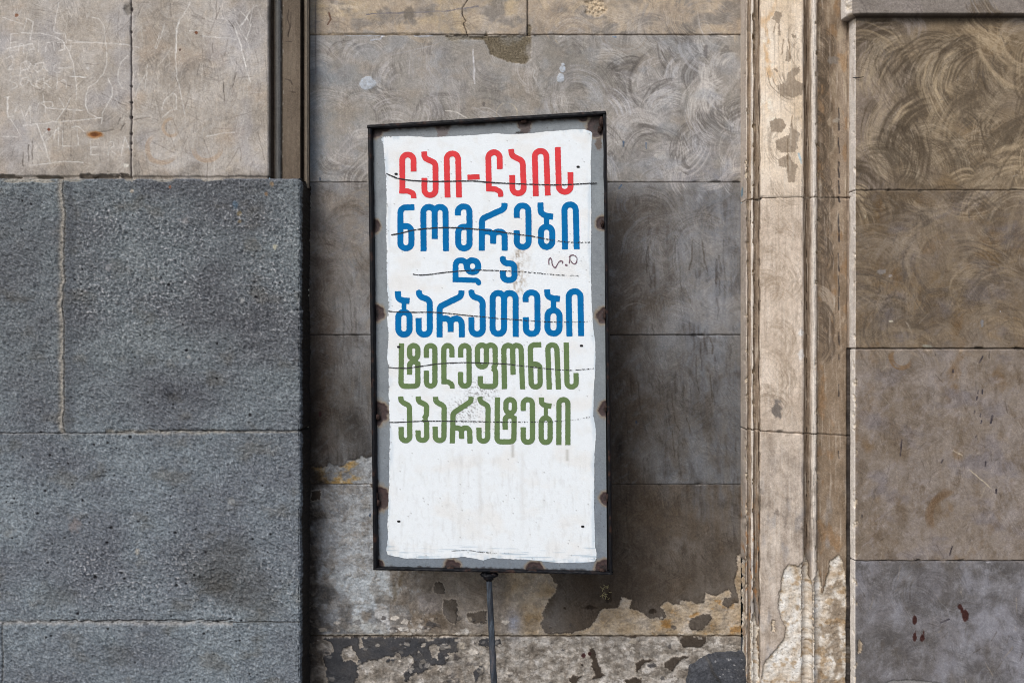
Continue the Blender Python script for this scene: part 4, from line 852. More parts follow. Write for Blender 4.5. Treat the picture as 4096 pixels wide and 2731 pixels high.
T = thing('pilaster', ((3200 - CX) / F * (D - .07), -.06, 0), 'cream moulded stone pilaster whose foot has flaked to rough white', 'pilaster')
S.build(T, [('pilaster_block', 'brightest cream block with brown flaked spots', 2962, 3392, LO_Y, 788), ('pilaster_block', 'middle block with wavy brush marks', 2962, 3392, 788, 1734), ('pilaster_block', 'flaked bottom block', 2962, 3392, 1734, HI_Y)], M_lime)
T = thing('side_wall', ((3700 - CX) / F * (D - .1), -.098, 0), 'brown ashlar side wall with swirling brush marks, right of the pilaster', 'wall')
S.build(T, [('stone_block', 'projecting top block', 3392, 5000, LO_Y, 74), ('stone_block', 'block with the boldest brown swirls', 3392, 5000, 74, 763), ('stone_block', 'dark brown swirled block', 3392, 5000, 763, 1394),
            ('stone_block', 'tall block with orange stains', 3392, 5000, 1394, 2238), ('stone_block', 'grey lilac block with dark red splashes', 3392, 5000, 2238, HI_Y)], M_lime)

# ================================================================== chipped basalt footing at the foot of the wall
S = Surf([(2738, 0), (2990, 0)], 2560, HI_Y, 0.02, seed=50, fine=3.0)
X, Y = S.X, S.Y
wx, wy = X + 4 * S.n(50, None, 3, 1), Y + 4 * S.n(50, None, 3, 2)
topl = np.interp(wx, [2738, 2746, 2760, 2821, 2862, 2959, 2990], [2800, 2735, 2672, 2634, 2621, 2614, 2613])
d = wy - topl
edge_x = np.interp(wy, [2560, 2633, 2680, 2731, 2760, HI_Y], [2815, 2822, 2842, 2876, 2884, 2884])
lobe = sm(0, 16, d) * .014
slab = sm(0, 9, d) * sm(-10, 10, wx - edge_x) * .016
S.H = (np.where(d > 0, .004 + lobe + slab, -.006) + .0012 * S.n(40, None, 4, 5)).astype(np.float32)
S.C[:] = shade(S, [(64, 65, 70), (76, 78, 83), (88, 90, 96)], 70, 60, 3)
S.mix((104, 106, 112), (1 - sm(-20, 10, wx - edge_x)) * sm(-.2, .5, S.n(60, None, 4, 7)) * .5)
S.mix((150, 136, 120), np.exp(-((wx - edge_x) / 7) ** 2) * sm(2690, 2740, Y) * sm(-.2, .4, S.n(30, None, 3, 8)) * .8)
S.mix((120, 112, 102), np.exp(-((wx - edge_x) / 5) ** 2) * .35)
for _ in range(22):
    a, b = rnd.uniform(2850, 2962), rnd.uniform(2625, 2731); sl, m = S.blob(a, b, rnd.uniform(1.5, 4), rnd.uniform(1.5, 3), int(a), .3); S.mix((190, 188, 186), m * rnd.uniform(.3, .9), sl)
fine(S, 5, 9)
T = thing('basalt_footing', ((2860 - CX) / F * D, -.02, 0), 'chipped dark basalt footing stone beside the foot of the pilaster', 'footing stone')
S.build(T, [('footing_stone', None, 2738, 2990, 2560, HI_Y)], M_basalt)

# ================================================================== pavement
def box_mesh(name, x0, x1, y0, y1, z0, z1):
    V = [(x, y, z) for z in (z0, z1) for y in (y0, y1) for x in (x0, x1)]
    q = [(0, 2, 3, 1), (4, 5, 7, 6), (0, 1, 5, 4), (2, 6, 7, 3), (0, 4, 6, 2), (1, 3, 7, 5)]
    return mesh_np(name, V, np.array(q).ravel(), np.full(6, 4), None, False)
tag(link('pavement', box_mesh('pavement', -30, 30, -60, 0.5, -.2, 0), M_pave), kind='structure')

# ================================================================== signboard: leans out from the wall, right edge nearer
CAM = np.array([0, -D, ZC])
def at(px, py, p):
    return np.array([(px - CX) / F * (D - p), -p, ZC - (py - CY) / F * (D - p)])
PL, PRt = at(1489, 1390, .095), at(2437, 1371, .195)
U = PRt - PL; U[2] = 0; U /= np.linalg.norm(U)
NRM = np.array([U[1], -U[0], 0.0])
def onsign(px, py, off=0.0):
    px = np.asarray(px, float); py = np.asarray(py, float)
    r = np.stack([(px - CX) / F, np.ones_like(px), -(py - CY) / F], -1)
    t = ((PL - CAM) @ NRM) / (r @ NRM)
    return CAM + r * t[..., None] + NRM * np.asarray(off)[..., None]

pole_top, pole_low = onsign(1955, 2296), onsign(1976, 2731)
k = (pole_top[2] + .03) / (pole_top[2] - pole_low[2])
foot = pole_top + (pole_low - pole_top) * k
SIGN = thing('signboard', (foot[0], foot[1], 0), 'hand painted white signboard with red, blue and green lettering on an iron pole', 'sign')
ORG = np.array(SIGN.location)

def iso(name, xs, ys, f, off, mat, color=None, label=None, parent=None):
    """mesh of the region f < 0 on the sign's plane, cut cleanly along its outline"""
    n, m = f.shape
    ins = f < 0
    cnt = ins[:-1, :-1].astype(int) + ins[1:, :-1] + ins[1:, 1:] + ins[:-1, 1:]
    gx, gy = np.meshgrid(xs, ys)
    verts = np.stack([gx, gy], -1).reshape(-1, 2)
    idx = np.arange(n * m).reshape(n, m)
    I, J = np.where(cnt == 4)
    full = np.stack([idx[I, J], idx[I + 1, J], idx[I + 1, J + 1], idx[I, J + 1]], -1)
    loops = [4] * len(full); flat = full.ravel().tolist()
    extra = []; cache = {}; nb = n * m
    I, J = np.where((cnt > 0) & (cnt < 4))
    for i, j in zip(I.tolist(), J.tolist()):
        cs = ((i, j), (i + 1, j), (i + 1, j + 1), (i, j + 1)); out = []
        for q in range(4):
            a, b = cs[q], cs[(q + 1) % 4]; fa, fb = f[a], f[b]
            if fa < 0: out.append(int(idx[a]))
            if (fa < 0) != (fb < 0):
                key = (a, b) if a < b else (b, a)
                if key not in cache:
                    t = fa / (fa - fb); cache[key] = nb + len(extra)
                    extra.append((xs[a[1]] + t * (xs[b[1]] - xs[a[1]]), ys[a[0]] + t * (ys[b[0]] - ys[a[0]])))
                out.append(cache[key])
        if len(out) >= 3: flat += out; loops.append(len(out))
    if not loops: return None
    if extra: verts = np.concatenate([verts, np.array(extra)])
    used, inv = np.unique(np.array(flat), return_inverse=True)
    v2 = verts[used]
    P = onsign(v2[:, 0], v2[:, 1], np.full(len(v2), off)) - ORG
    C = None if color is None else lin(color(v2[:, 0], v2[:, 1])) * ALB
    return link(name, mesh_np(name, P, inv, loops, C, False), mat, parent or SIGN, label)

def fillet(pts, r, closed=False):
    pts = [np.array(p, float) for p in pts]; n = len(pts); out = []
    rng_ = range(n) if closed else range(1, n - 1)
    if not closed: out.append(pts[0])
    for i in rng_:
        p0, p1, p2 = pts[i - 1], pts[i], pts[(i + 1) % n]
        a, b = p1 - p0, p2 - p1; la, lb = np.linalg.norm(a), np.linalg.norm(b); a /= la; b /= lb
        ang = math.acos(max(-1, min(1, float(a @ b))))
        if ang < .05: out.append(p1); continue
        lim = min(la * (.5 if closed or i > 1 else .95), lb * (.5 if closed or i < n - 2 else .95))
        t = min(r * math.tan(ang / 2), lim); rr = t / math.tan(ang / 2)
        s_ = 1 if a[0] * b[1] - a[1] * b[0] > 0 else -1
        c = p1 - a * t + s_ * rr * np.array([-a[1], a[0]])
        k_ = max(3, int(ang / .22)); st = p1 - a * t - c
        for q in range(k_ + 1):
            th_ = s_ * ang * q / k_; out.append(c + np.array([st[0] * math.cos(th_) - st[1] * math.sin(th_), st[0] * math.sin(th_) + st[1] * math.cos(th_)]))
    if closed: out.append(out[0])
    else: out.append(pts[-1])
    return out

def stroke_sdf(f, GX_, GY_, pl, hw, closed):
    for q in range(len(pl) - 1):
        a, b = pl[q], pl[q + 1]; d = b - a; L = np.linalg.norm(d)
        if L < 1e-6: continue
        d = d / L; rx, ry = GX_ - a[0], GY_ - a[1]
        t = rx * d[0] + ry * d[1]; w = np.abs(-rx * d[1] + ry * d[0]) - hw
        np.minimum(f, np.maximum(np.abs(t - L / 2) - L / 2, w), out=f)
        if closed or 0 < q: np.minimum(f, np.hypot(rx, ry) - hw, out=f)

def arch(x1, x2, yb1, yt, yb2): return [(x1, yb1), (x1, yt), (x2, yt), (x2, yb2)]
C1, C2, C3 = (1460, 430, 2.24), (1460, 980, 2.24), (1460, 1280, 2.24)
ROWS = [
 ('red lettering on the top line', M_red, C1, 26, [
  [([(436,576),(436,424),(334,424),(336,748)],50), ([(308,748),(385,750),(437,772),(437,815)],26,24)],
  [([(530,397),(533,455),(632,498),(634,786),(533,786),(533,632)],48)],
  [([(741,808),(731,414),(834,414),(843,808)],51)],
  [([(918,627),(1028,622)],1,24)],
  [([(1208,553),(1207,403),(1104,403),(1111,730)],50), ([(1085,730),(1165,731),(1215,756),(1216,801)],26,24)],
  [([(1310,374),(1314,432),(1413,480),(1424,770),(1322,770),(1319,606)],48)],
  [([(1531,796),(1521,391),(1624,391),(1638,790)],51)],
  [([(1727,357),(1738,757),(1843,757),(1841,580)],51)]]),
 ('blue lettering on the second line', M_blue, C1, 27, [
  [([(444,895),(318,897),(318,1261),(417,1261),(416,1062),(330,1064)],48)],
  [([(526,1288),(523,892),(624,892),(626,1179)],49), ([(625,1000),(624,892),(722,892),(726,1287)],49)],
  [([(832,968),(833,888),(936,888),(938,1262),(836,1262),(836,1070),(930,1070)],49)],
  [([(1251,857),(1249,908),(1049,998),(1047,1283)],44), ([(1050,1113),(1149,1113),(1149,1222)],46), ([(1149,1190),(1149,1113),(1252,1113),(1252,1283)],46)],
  [([(1360,990),(1360,880),(1464,880),(1467,1250),(1361,1250),(1360,1100)],50)],
  [([(1572,852),(1575,945),(1625,972),(1686,979)],40), ([(1627,975),(1627,1070)],1,24), ([(1577,1068),(1678,1068),(1678,1249),(1577,1249)],50,None,1)],
  [([(1793,1272),(1786,870),(1888,870),(1897,1270)],51)]]),
 ('small blue lettering on the third line', M_blue, C2, 27, [
  [([(812,300),(812,138),(897,138),(912,190)],44,26), ([(964+52*math.cos(a*math.pi/8), 190+53*math.sin(a*math.pi/8)) for a in range(16)],30,27,1), ([(786,309),(1000,316),(1018,330),(1018,347)],18,23), ([(812,290),(812,308)],1,27)],
  [([(1234,108),(1238,163),(1339,166),(1340,314),(1238,314),(1235,228)],42)]]),
 ('blue lettering on the fourth line', M_blue, C2, 27, [
  [([(295,413),(298,482),(345,498),(400,501)],40), ([(350,500),(350,600)],1,21), ([(299,600),(400,600),(400,801),(299,801)],50,None,1)],
  [([(484,408),(487,460),(581,492),(582,801),(482,801),(481,653)],48)],
  [([(866,407),(862,458),(669,552),(669,826)],44), ([(672,658),(768,658),(768,778)],46), ([(768,740),(768,658),(866,658),(869,826)],46)],
  [([(953,405),(957,455),(1054,492),(1056,798),(955,798),(954,645)],48)],
  [([(1144,430),(1246,430),(1246,795),(1144,795)],50,None,1), ([(1247,560),(1247,430),(1350,430),(1351,822)],50)],
  [([(1440,512),(1438,425),(1544,425),(1547,795),(1442,795),(1441,645)],50)],
  [([(1632,397),(1635,462),(1690,478),(1746,483)],40), ([(1689,480),(1689,590)],1,24), ([(1635,584),(1743,584),(1743,792),(1635,792)],52,None,1)],
  [([(1832,817),(1824,415),(1930,415),(1937,815)],52)]]),
 ('green lettering on the fifth line', M_green, C3, 23.5, [
  [([(328,207),(323,592),(474,592),(474,372)],34), ([(400,228),(474,228),(474,346),(400,346)],36,None,1), ([(400,488),(400,372),(474,372),(474,450)],36)],
  [([(550,337),(550,228),(627,228),(627,590),(551,590),(551,452)],38)],
  [([(780,334),(779,228),(706,228),(708,550)],37), ([(684,550),(745,552),(782,576),(782,613)],26,22)],
  [([(858,334),(857,228),(932,228),(934,590),(857,590),(857,463)],38)],
  [([(1008,224),(1088,224),(1088,417),(1008,417)],39,None,1), ([(1088,300),(1088,224),(1166,224),(1168,410),(1145,432)],38), ([(1145,430),(1171,456),(1171,594),(1034,594),(1034,500)],34)],
  [([(1250,617),(1243,226),(1323,226),(1327,488)],39), ([(1323,330),(1323,226),(1398,226),(1412,619)],38)],
  [([(1580,220),(1480,222),(1490,597),(1570,597),(1568,394),(1496,394)],39)],
  [([(1652,620),(1637,222),(1718,222),(1734,620)],40)],
  [([(1803,200),(1811,597),(1893,597),(1891,472)],40)]]),
 ('green lettering on the bottom line', M_green, C3, 23.5, [
  [([(321,683),(324,728),(399,765),(402,1078),(326,1078),(325,955)],38)],
  [([(477,683),(481,726),(554,762),(550,850),(530,885)],32), ([(530,882),(553,915),(554,1075),(478,1075),(476,985)],34)],
  [([(632,685),(635,730),(710,768),(708,1077),(631,1077),(629,952)],38)],
  [([(952,687),(948,728),(790,832),(783,1102)],42), ([(785,964),(865,964),(866,1062)],38), ([(865,1020),(865,964),(938,964),(941,1104)],38)],
  [([(1030,687),(1034,728),(1104,768),(1099,1082),(1023,1082),(1021,962)],38)],
  [([(1187,690),(1183,1088),(1334,1088),(1337,858)],34), ([(1263,711),(1339,711),(1339,830),(1263,830)],37,None,1), ([(1256,980),(1256,857),(1336,857),(1337,930)],38)],
  [([(1418,812),(1418,711),(1500,711),(1501,1092),(1418,1092),(1418,957)],40)],
  [([(1580,690),(1583,748),(1620,764),(1670,770)],36), ([(1621,770),(1621,880)],1,18), ([(1579,875),(1659,875),(1659,1094),(1579,1094)],40,None,1)],
  [([(1737,1117),(1738,711),(1818,711),(1818,1118)],40)]]),
]
for lab, mat, (ox, oy, s_), hw0, letters in ROWS:
    allp = [p for L_ in letters for st in L_ for p in st[0]]
    x0, x1 = min(p[0] for p in allp) / s_ + ox - 24, max(p[0] for p in allp) / s_ + ox + 24
    y0, y1 = min(p[1] for p in allp) / s_ + oy - 24, max(p[1] for p in allp) / s_ + oy + 24
    xs = np.arange(x0, x1, 2.2); ys = np.arange(y0, y1, 2.2)
    gx, gy = np.meshgrid(xs, ys)
    line = bpy.data.objects.new('lettering', None); COL.objects.link(line); line.parent = SIGN; line['label'] = lab; line.empty_display_size = .02
    for L_ in letters:
        f = np.full(gx.shape, 1e3)
        px_ = [p[0] / s_ + ox for st in L_ for p in st[0]]
        a, b = np.searchsorted(xs, min(px_) - 24), np.searchsorted(xs, max(px_) + 24)
        sub = f[:, a:b].copy()
        for st in L_:
            hw = (st[2] if len(st) > 2 and st[2] else hw0) / s_; cl = len(st) > 3
            pl = fillet([(p[0] / s_ + ox, p[1] / s_ + oy) for p in st[0]], st[1] / s_, cl)
            stroke_sdf(sub, gx[:, a:b], gy[:, a:b], pl, hw, cl)
        f[:, a:b] = np.minimum(f[:, a:b], sub)
        f += 0.9 * perlin(gx / 9, gy / 9, 3) + 0.5 * perlin(gx / 4, gy / 4, 5)
        sp = perlin(gx / 5, gy / 5, 12) + .5 * perlin(gx / 60, gy / 60, 4)
        f = np.where(sp > 1.02, np.maximum(f, (1.1 - sp) * -20 + 1.0), f)      # tiny flakes missing
        iso('letter', xs, ys, f, .0011, mat, parent=line)

# --- sheet metal panel, rusty where it is welded to the frame
IN = np.array([(1485, 513), (2414, 460), (2428, 2284), (1506, 2269)], float)       # TL TR BR BL
nu, nv_ = 240, 470
u = np.linspace(0, 1, nu)[None, :, None]; v = np.linspace(0, 1, nv_)[:, None, None]
G = (IN[0] * (1 - u) + IN[1] * u) * (1 - v) + (IN[3] * (1 - u) + IN[2] * u) * v
gx, gy = G[..., 0].astype(np.float32), G[..., 1].astype(np.float32)
c = np.zeros(gx.shape + (3,), np.float32); c[:] = (130, 137, 142)
def cm(col, m):
    global c
    c += (np.asarray(col, np.float32) - c) * np.clip(m, 0, 1)[..., None]
cm((118, 128, 140), sm(1500, 2200, gy) * .7); cm((146, 154, 158), sm(0, .7, fbm(gx / 120, gy / 160, 4, 3)) * .5); cm((112, 118, 124), sm(.1, .7, fbm(gx / 40, gy / 60, 4, 5)) * .4)
hgt = np.zeros(gx.shape, np.float32)
SPOTS = [(1494, 905, 26), (1504, 1252, 33), (1506, 1650, 46), (1508, 1992, 48), (1498, 522, 38), (2392, 505, 52), (2412, 893, 34), (2420, 1262, 42), (2426, 1636, 40), (2430, 1992, 36),
         (1808, 2274, 44), (2137, 2280, 44), (1512, 2260, 28), (2414, 2272, 42), (2098, 484, 38), (1772, 498, 34), (1540, 512, 20), (2330, 468, 24)]
for i, (a, b, r) in enumerate(SPOTS):
    r = r * (1.12 if a < 1520 and 600 < b < 2200 else .9)
    d = np.hypot(gx - a, gy - b) / r + .17 * fbm(gx / 26, gy / 26, 4, 40 + i)
    cm((142, 122, 98), (1 - sm(.85, 1.3, d)) * .8); cm((64, 50, 50), 1 - sm(.84, .97, d)); cm((98, 66, 58), (1 - sm(.3, .8, d)) * sm(-.1, .5, fbm(gx / 9, gy / 9, 3, i)) * .7); cm((30, 26, 26), (1 - sm(.2, .6, d)) * .75)
    hgt -= .0012 * (1 - sm(.7, .95, d))
for a, b, rx, ry, col in ((1768, 530, 24, 26, (112, 104, 104)), (2098, 520, 24, 20, (74, 62, 60)), (2075, 532, 18, 7, (40, 38, 40)), (1790, 508, 14, 16, (100, 92, 92)), (2395, 575, 14, 30, (96, 84, 76))):
    d = np.hypot((gx - a) / rx, (gy - b) / ry) + .5 * fbm(gx / 14, gy / 14, 4, 9); cm(col, (1 - sm(.8, 1.05, d)) * .95)
tp = gy - (513 + (460 - 513) * (gx - 1485) / 929)
cm((46, 40, 38), (1 - sm(4, 16, tp + 8 * fbm(gx / 30, gy / 30, 4, 14))) * .9)
bt = (2269 + 15 * (gx - 1506) / 922) - gy
cm((40, 38, 40), (1 - sm(2, 9, bt + 7 * fbm(gx / 26, gy / 26, 4, 15))) * .85)
lf = gx - (1485 + 21 * (gy - 513) / 1756)
cm((64, 56, 52), (1 - sm(2, 9, lf + 9 * fbm(gx / 26, gy / 40, 4, 16))) * .8)
cm((70, 64, 62), sm(.85, .95, fbm(gx / 12, gy / 12, 3, 17)) * .6)
c += (fbm(gx / 7, gy / 7, 2, 18) * 6)[..., None]
hgt += .0003 * fbm(gx / 160, gy / 200, 3, 2)
link('panel', grid_mesh('panel', (onsign(gx, gy, hgt - .0004) - ORG), lin(c) * ALB), M_panel, SIGN, 'grey painted sheet metal with rust spots')

# --- white painted field
edge_pts = (crop(*C1, [(150,262),(390,258),(480,264),(570,270),(700,264),(800,258),(1000,248),(1080,240),(1160,233),(1250,240),(1350,242),(1500,232),(1600,220),(1800,205),(1880,196),(1960,198),(2020,212),(2037,232),(2030,300),(2022,500),(2026,800),(2028,1100),(2024,1400)])
            + crop(*C2, [(2025,300),(2030,480),(2042,700),(2062,880),(2066,1000),(2058,1200),(2048,1300)]) + crop(*C3, [(2048,850),(2068,980),(2066,1080),(2055,1200),(2055,1350),(2049,1568)])
            + crop(1460, 1880, 1.8427, [(1690,0),(1688,200),(1695,560),(1709,615),(1706,650),(1690,672),(1600,682),(1500,680),(1430,682),(1300,668),(1200,658),(1050,652),(950,645),(905,650),(870,664),(800,648),(730,636),(640,645),(500,652),(400,650),(290,647),(170,622),(156,590),(170,500),(166,400),(172,270),(178,100),(180,0)])
            + crop(*C3, [(216,1300),(224,1100),(222,900),(212,700),(212,420),(198,340),(205,250)]) + crop(*C2, [(212,800),(198,650),(214,560),(200,400),(194,200),(196,50)]) + crop(*C1, [(190,1100),(195,850),(188,620),(172,450),(166,330),(148,300)]))
xs = np.arange(1505, 2410, 4.0); ys = np.arange(500, 2260, 4.0)
gx, gy = np.meshgrid(xs, ys); dist = np.full(gx.shape, 1e9)
for q in range(len(edge_pts)):
    (xa, ya), (xb, yb) = edge_pts[q], edge_pts[(q + 1) % len(edge_pts)]; dx, dy = xb - xa, yb - ya; L2_ = dx * dx + dy * dy
    if L2_ < 1e-6: continue
    t = np.clip(((gx - xa) * dx + (gy - ya) * dy) / L2_, 0, 1); dist = np.minimum(dist, np.hypot(gx - xa - t * dx, gy - ya - t * dy))
f = np.where(inside(gx, gy, edge_pts), -dist, dist) + 1.5 * fbm(gx / 24, gy / 24, 4, 3) + .8 * perlin(gx / 7, gy / 7, 8)
dist_in = -f
def sample(arr, x, y):
    i = np.clip(((y - ys[0]) / 4.0), 0, len(ys) - 1.001); j = np.clip(((x - xs[0]) / 4.0), 0, len(xs) - 1.001)
    a, b = i.astype(int), j.astype(int); fa, fb = i - a, j - b
    return (arr[a, b] * (1 - fa) + arr[a + 1, b] * fa) * (1 - fb) + (arr[a, b + 1] * (1 - fa) + arr[a + 1, b + 1] * fa) * fb
def white_col(x, y):
    x = x.astype(np.float32); y = y.astype(np.float32); di = sample(dist_in, x, y)
    k_ = np.empty((len(x), 3), np.float32); k_[:] = (240, 246, 250)
    def m_(col, m): k_[:] = k_ + (np.asarray(col, np.float32) - k_) * np.clip(m, 0, 1)[:, None]
    m_((236, 234, 230), sm(0, .7, fbm(x / 160, y / 120, 4, 3)) * .5)
    m_((226, 226, 222), sm(.1, .7, fbm(x / 50, y / 60, 4, 4)) * .3 * (1 - sm(1500, 1900, y) * .4))
    m_((206, 219, 230), (1 - sm(3, 22, di)) * sm(-.2, .5, fbm(x / 18, y / 130, 4, 5)) * .8 * ((x > 2250) | (y > 2150) | (x < 1600)))
    m_((176, 194, 208), sm(.2, .6, fbm(x / 160, y / 6, 3, 6)) * (1 - sm(20, 60, di)) * (y > 2160) * .8)
    m_((178, 166, 152), np.exp(-((x - 2078 - .10 * (1080 - y)) / 30) ** 2) * sm(985, 1020, y) * (1 - sm(1170, 1230, y)) * sm(-.15, .5, fbm(x / 16, y / 30, 5, 7, .65)) * .95)
    m_((150, 138, 126), np.exp(-((x - 2070) / 18) ** 2) * sm(985, 1000, y) * (1 - sm(1120, 1160, y)) * sm(.1, .6, fbm(x / 9, y / 24, 4, 17, .65)) * .9)
    for a, b, rx, ry in ((1905, 1555, 40, 38), (1860, 1640, 62, 46), (1960, 1568, 30, 24)):
        m_((120, 118, 116), np.exp(-((x - a) / rx) ** 2 - ((y - b) / ry) ** 2) * sm(.05, .5, perlin(x / 6, y / 6, 8) + .5 * perlin(x / 13, y / 13, 9)) * .9)
    m_((208, 210, 210), sm(.25, .65, fbm(x / 16, y / 90, 4, 10)) * sm(1780, 1860, y) * .28)
    m_((196, 198, 198), sm(.38, .6, fbm(x / 13, y / 26, 3, 11)) * sm(1780, 1900, y) * .16)
    for a in (1842, 2090, 1920):
        m_((214, 214, 212), np.exp(-((x - a - 6 * perlin(y / 60, y * 0, a)) / 9) ** 2) * sm(1790, 1830, y) * (1 - sm(2000, 2200, y)) * .3)
    for a, b0, b1 in ((2051, 1780, 1832), (2269, 1800, 1846)):
        m_((196, 196, 192), np.exp(-((x - a) / 6) ** 2) * sm(b0 - 6, b0, y) * (1 - sm(b1 - 6, b1, y)) * .9)
    m_((120, 118, 116), sm(1.0, 1.12, fbm(x / 6, y / 6, 2, 12)) * .6)
    m_((60, 58, 56), (1 - sm(0, 5, di)) * (x < 1570) * sm(.25, .6, fbm(x / 9, y / 13, 3, 13)) * .8)
    return k_
iso('white_field', xs, ys, f, .0005, M_white, white_col, 'white paint field with ragged brushed edges')

# --- crayon lines crossing the words out
def draw(name, pts, hw, mat, off, broken=.0, seed=0, label=None):
    pl = []
    P_ = [np.array(p, float) for p in pts]
    for i in range(len(P_) - 1):                                  # Catmull-Rom through the traced points
        p0, p1, p2, p3 = P_[max(i - 1, 0)], P_[i], P_[i + 1], P_[min(i + 2, len(P_) - 1)]
        for t in np.linspace(0, 1, 5)[:-1]:
            pl.append(.5 * (2 * p1 + (p2 - p0) * t + (2 * p0 - 5 * p1 + 4 * p2 - p3) * t * t + (3 * p1 - p0 - 3 * p2 + p3) * t ** 3))
    pl.append(P_[-1])
    xx = [p[0] for p in pl]; yy = [p[1] for p in pl]
    xs_ = np.arange(min(xx) - 8, max(xx) + 8, 1.8); ys_ = np.arange(min(yy) - 8, max(yy) + 8, 1.8)
    gx_, gy_ = np.meshgrid(xs_, ys_); f_ = np.full(gx_.shape, 1e3)
    stroke_sdf(f_, gx_, gy_, pl, 0.0, False)
    d_ = np.maximum(f_, 0)
    w_ = hw * (1 + .35 * perlin(gx_ / 18, gy_ / 18, seed) + .3 * perlin(gx_ / 5, gy_ / 5, seed + 2))
    prog = (gx_ - min(xx)) / max(1, max(xx) - min(xx))
    hole = perlin(gx_ / 4.5, gy_ / 3.2, seed + 5)
    g_ = np.maximum(d_ - w_, (hole - (.55 - broken * prog)) * 6)
    return iso(name, xs_, ys_, g_, off, mat, label=label)
for i, (cr, br, pts) in enumerate((
    (C1, .25, [(198,595),(240,615),(310,640),(420,655),(600,664),(800,662),(900,660),(1010,662),(1100,672),(1300,682),(1500,690),(1700,695),(1850,690),(2000,682),(2075,680)]),
    (C1, .55, [(240,1142),(330,1125),(430,1100),(560,1085),(700,1077),(850,1080),(1000,1092),(1150,1107),(1300,1128),(1500,1155),(1650,1185),(1800,1205),(1920,1210),(2020,1207)]),
    (C2, .6, [(436,262),(490,269),(580,264),(700,248),(830,235),(960,228),(1080,226),(1250,232),(1450,243),(1650,262),(1800,272),(1910,276)]),
    (C2, .65, [(210,592),(300,600),(450,602),(600,602),(750,612),(900,628),(1050,642),(1200,658),(1350,668),(1500,680),(1650,688),(1800,690),(1950,688),(2060,680)]),
    (C3, .5, [(215,423),(300,430),(400,428),(520,410),(650,392),(800,382),(950,380),(1100,385),(1250,392),(1400,408),(1550,425),(1700,442),(1850,448),(1950,443),(2050,432)]),
    (C3, .75, [(222,915),(330,912),(480,905),(650,903),(850,905),(1050,908),(1250,912),(1450,910),(1650,907),(1800,900),(1950,880),(2050,855)]))):
    draw('crayon_line', crop(*cr, pts), 2.3 if i < 2 else 1.9, M_pencil, .0018, br, i * 7)
for pts, hw in (([(640,592),(760,588),(860,600),(960,606),(1060,606)], 1.0), ([(820,598),(900,606),(1000,612)], .9)):
    draw('crayon_line', crop(1460, 1880, 1.8427, pts), hw, M_pencil, .0018, .7, 61)
for pts in ([(1648,1405),(1647,1370),(1660,1348),(1674,1370),(1680,1410),(1705,1435),(1730,1395),(1750,1375),(1770,1380),(1768,1397)], [(1838,1315),(1835,1360),(1830,1394)], [(1830,1338),(1860,1322),(1890,1335),(1900,1365),(1890,1395),(1865,1398),(1842,1372)], [(1802,1410),(1808,1412)]):
    draw('pen_scribble', crop(*C1, pts), 1.9 if len(pts) > 2 else 3.6, M_purple, .0018, .25, 3)
# --- fixing slots, their dark holes painted as flat patches on the sheet
for a, b in crop(*C1, [(280, 597), (1910, 533)]) + crop(*C2, [(303, 912), (1940, 901)]) + crop(1460, 1880, 1.8427, [(250, 375), (1605, 413)]):
    xs_ = np.arange(a - 11, a + 11, 1.5); ys_ = np.arange(b - 9, b + 9, 1.5); gx_, gy_ = np.meshgrid(xs_, ys_)
    f_ = np.full(gx_.shape, 1e3); stroke_sdf(f_, gx_, gy_, [np.array((a - 2.5, b)), np.array((a + 2.5, b))], 4.2, True); f_ = np.minimum(f_, np.hypot(gx_ - a - 2.5, gy_ - b) - 4.2)
    iso('fixing_slot', xs_, ys_, f_, .0016, M_hole)

# --- angle-iron frame
OUT = np.array([(1477, 505), (2424, 449), (2451, 2294), (1500, 2275)], float)
def bar(pa, pb, inward, w, f0, f1, seed):
    """a bar from pa to pb (photo pixels), w px wide towards inward, from f0 to f1 along the normal"""
    n = 90; t = np.linspace(0, 1, n)[:, None]
    line = np.array(pa, float) * (1 - t) + np.array(pb, float) * t
    inn = np.array(inward, float); inn /= np.linalg.norm(inn)
    sec = [(.0, f0), (.0, f1 - .003), (.14, f1 - .0008), (.3, f1), (.7, f1), (.86, f1 - .0008), (1.0, f1 - .003), (1.0, f0)]
    rs = np.random.RandomState(seed); P = np.zeros((n, len(sec), 3))
    for k_, (a, o) in enumerate(sec):
        jit = 1.5 * perlin(t[:, 0] * 22, t[:, 0] * 0, seed + 9) * a + .9 * perlin(t[:, 0] * 40, t[:, 0] * 0 + k_ * .3, seed) + .5 * perlin(t[:, 0] * 110, t[:, 0] * 0 + k_, seed + 4)
        ww = a * w + jit * (1 if a > .5 else .7)
        q = line + inn * ww[:, None] if np.ndim(ww) else line + inn * ww
        P[:, k_] = onsign(q[:, 0], q[:, 1], np.full(n, o) + .0006 * perlin(t[:, 0] * 70, t[:, 0] * 0, seed + k_))
    P -= ORG
    me = grid_mesh('frame_bar', P, None, False, wrap=True)
    return link('frame_bar', me, M_frame, SIGN)
TL, TR, BR, BL = OUT
bar(TL, TR, (0, 1), 15, -.012, .016, 1)
bar(BL, BR, (0, -1), 11, -.012, .013, 2)
bar(TL + (1, 15), BL + (0, -11), (1, 0), 15, -.012, .0148, 3)
bar(TR + (0, 15), BR + (0, -11), (-1, 0), 11, -.012, .0152, 4)
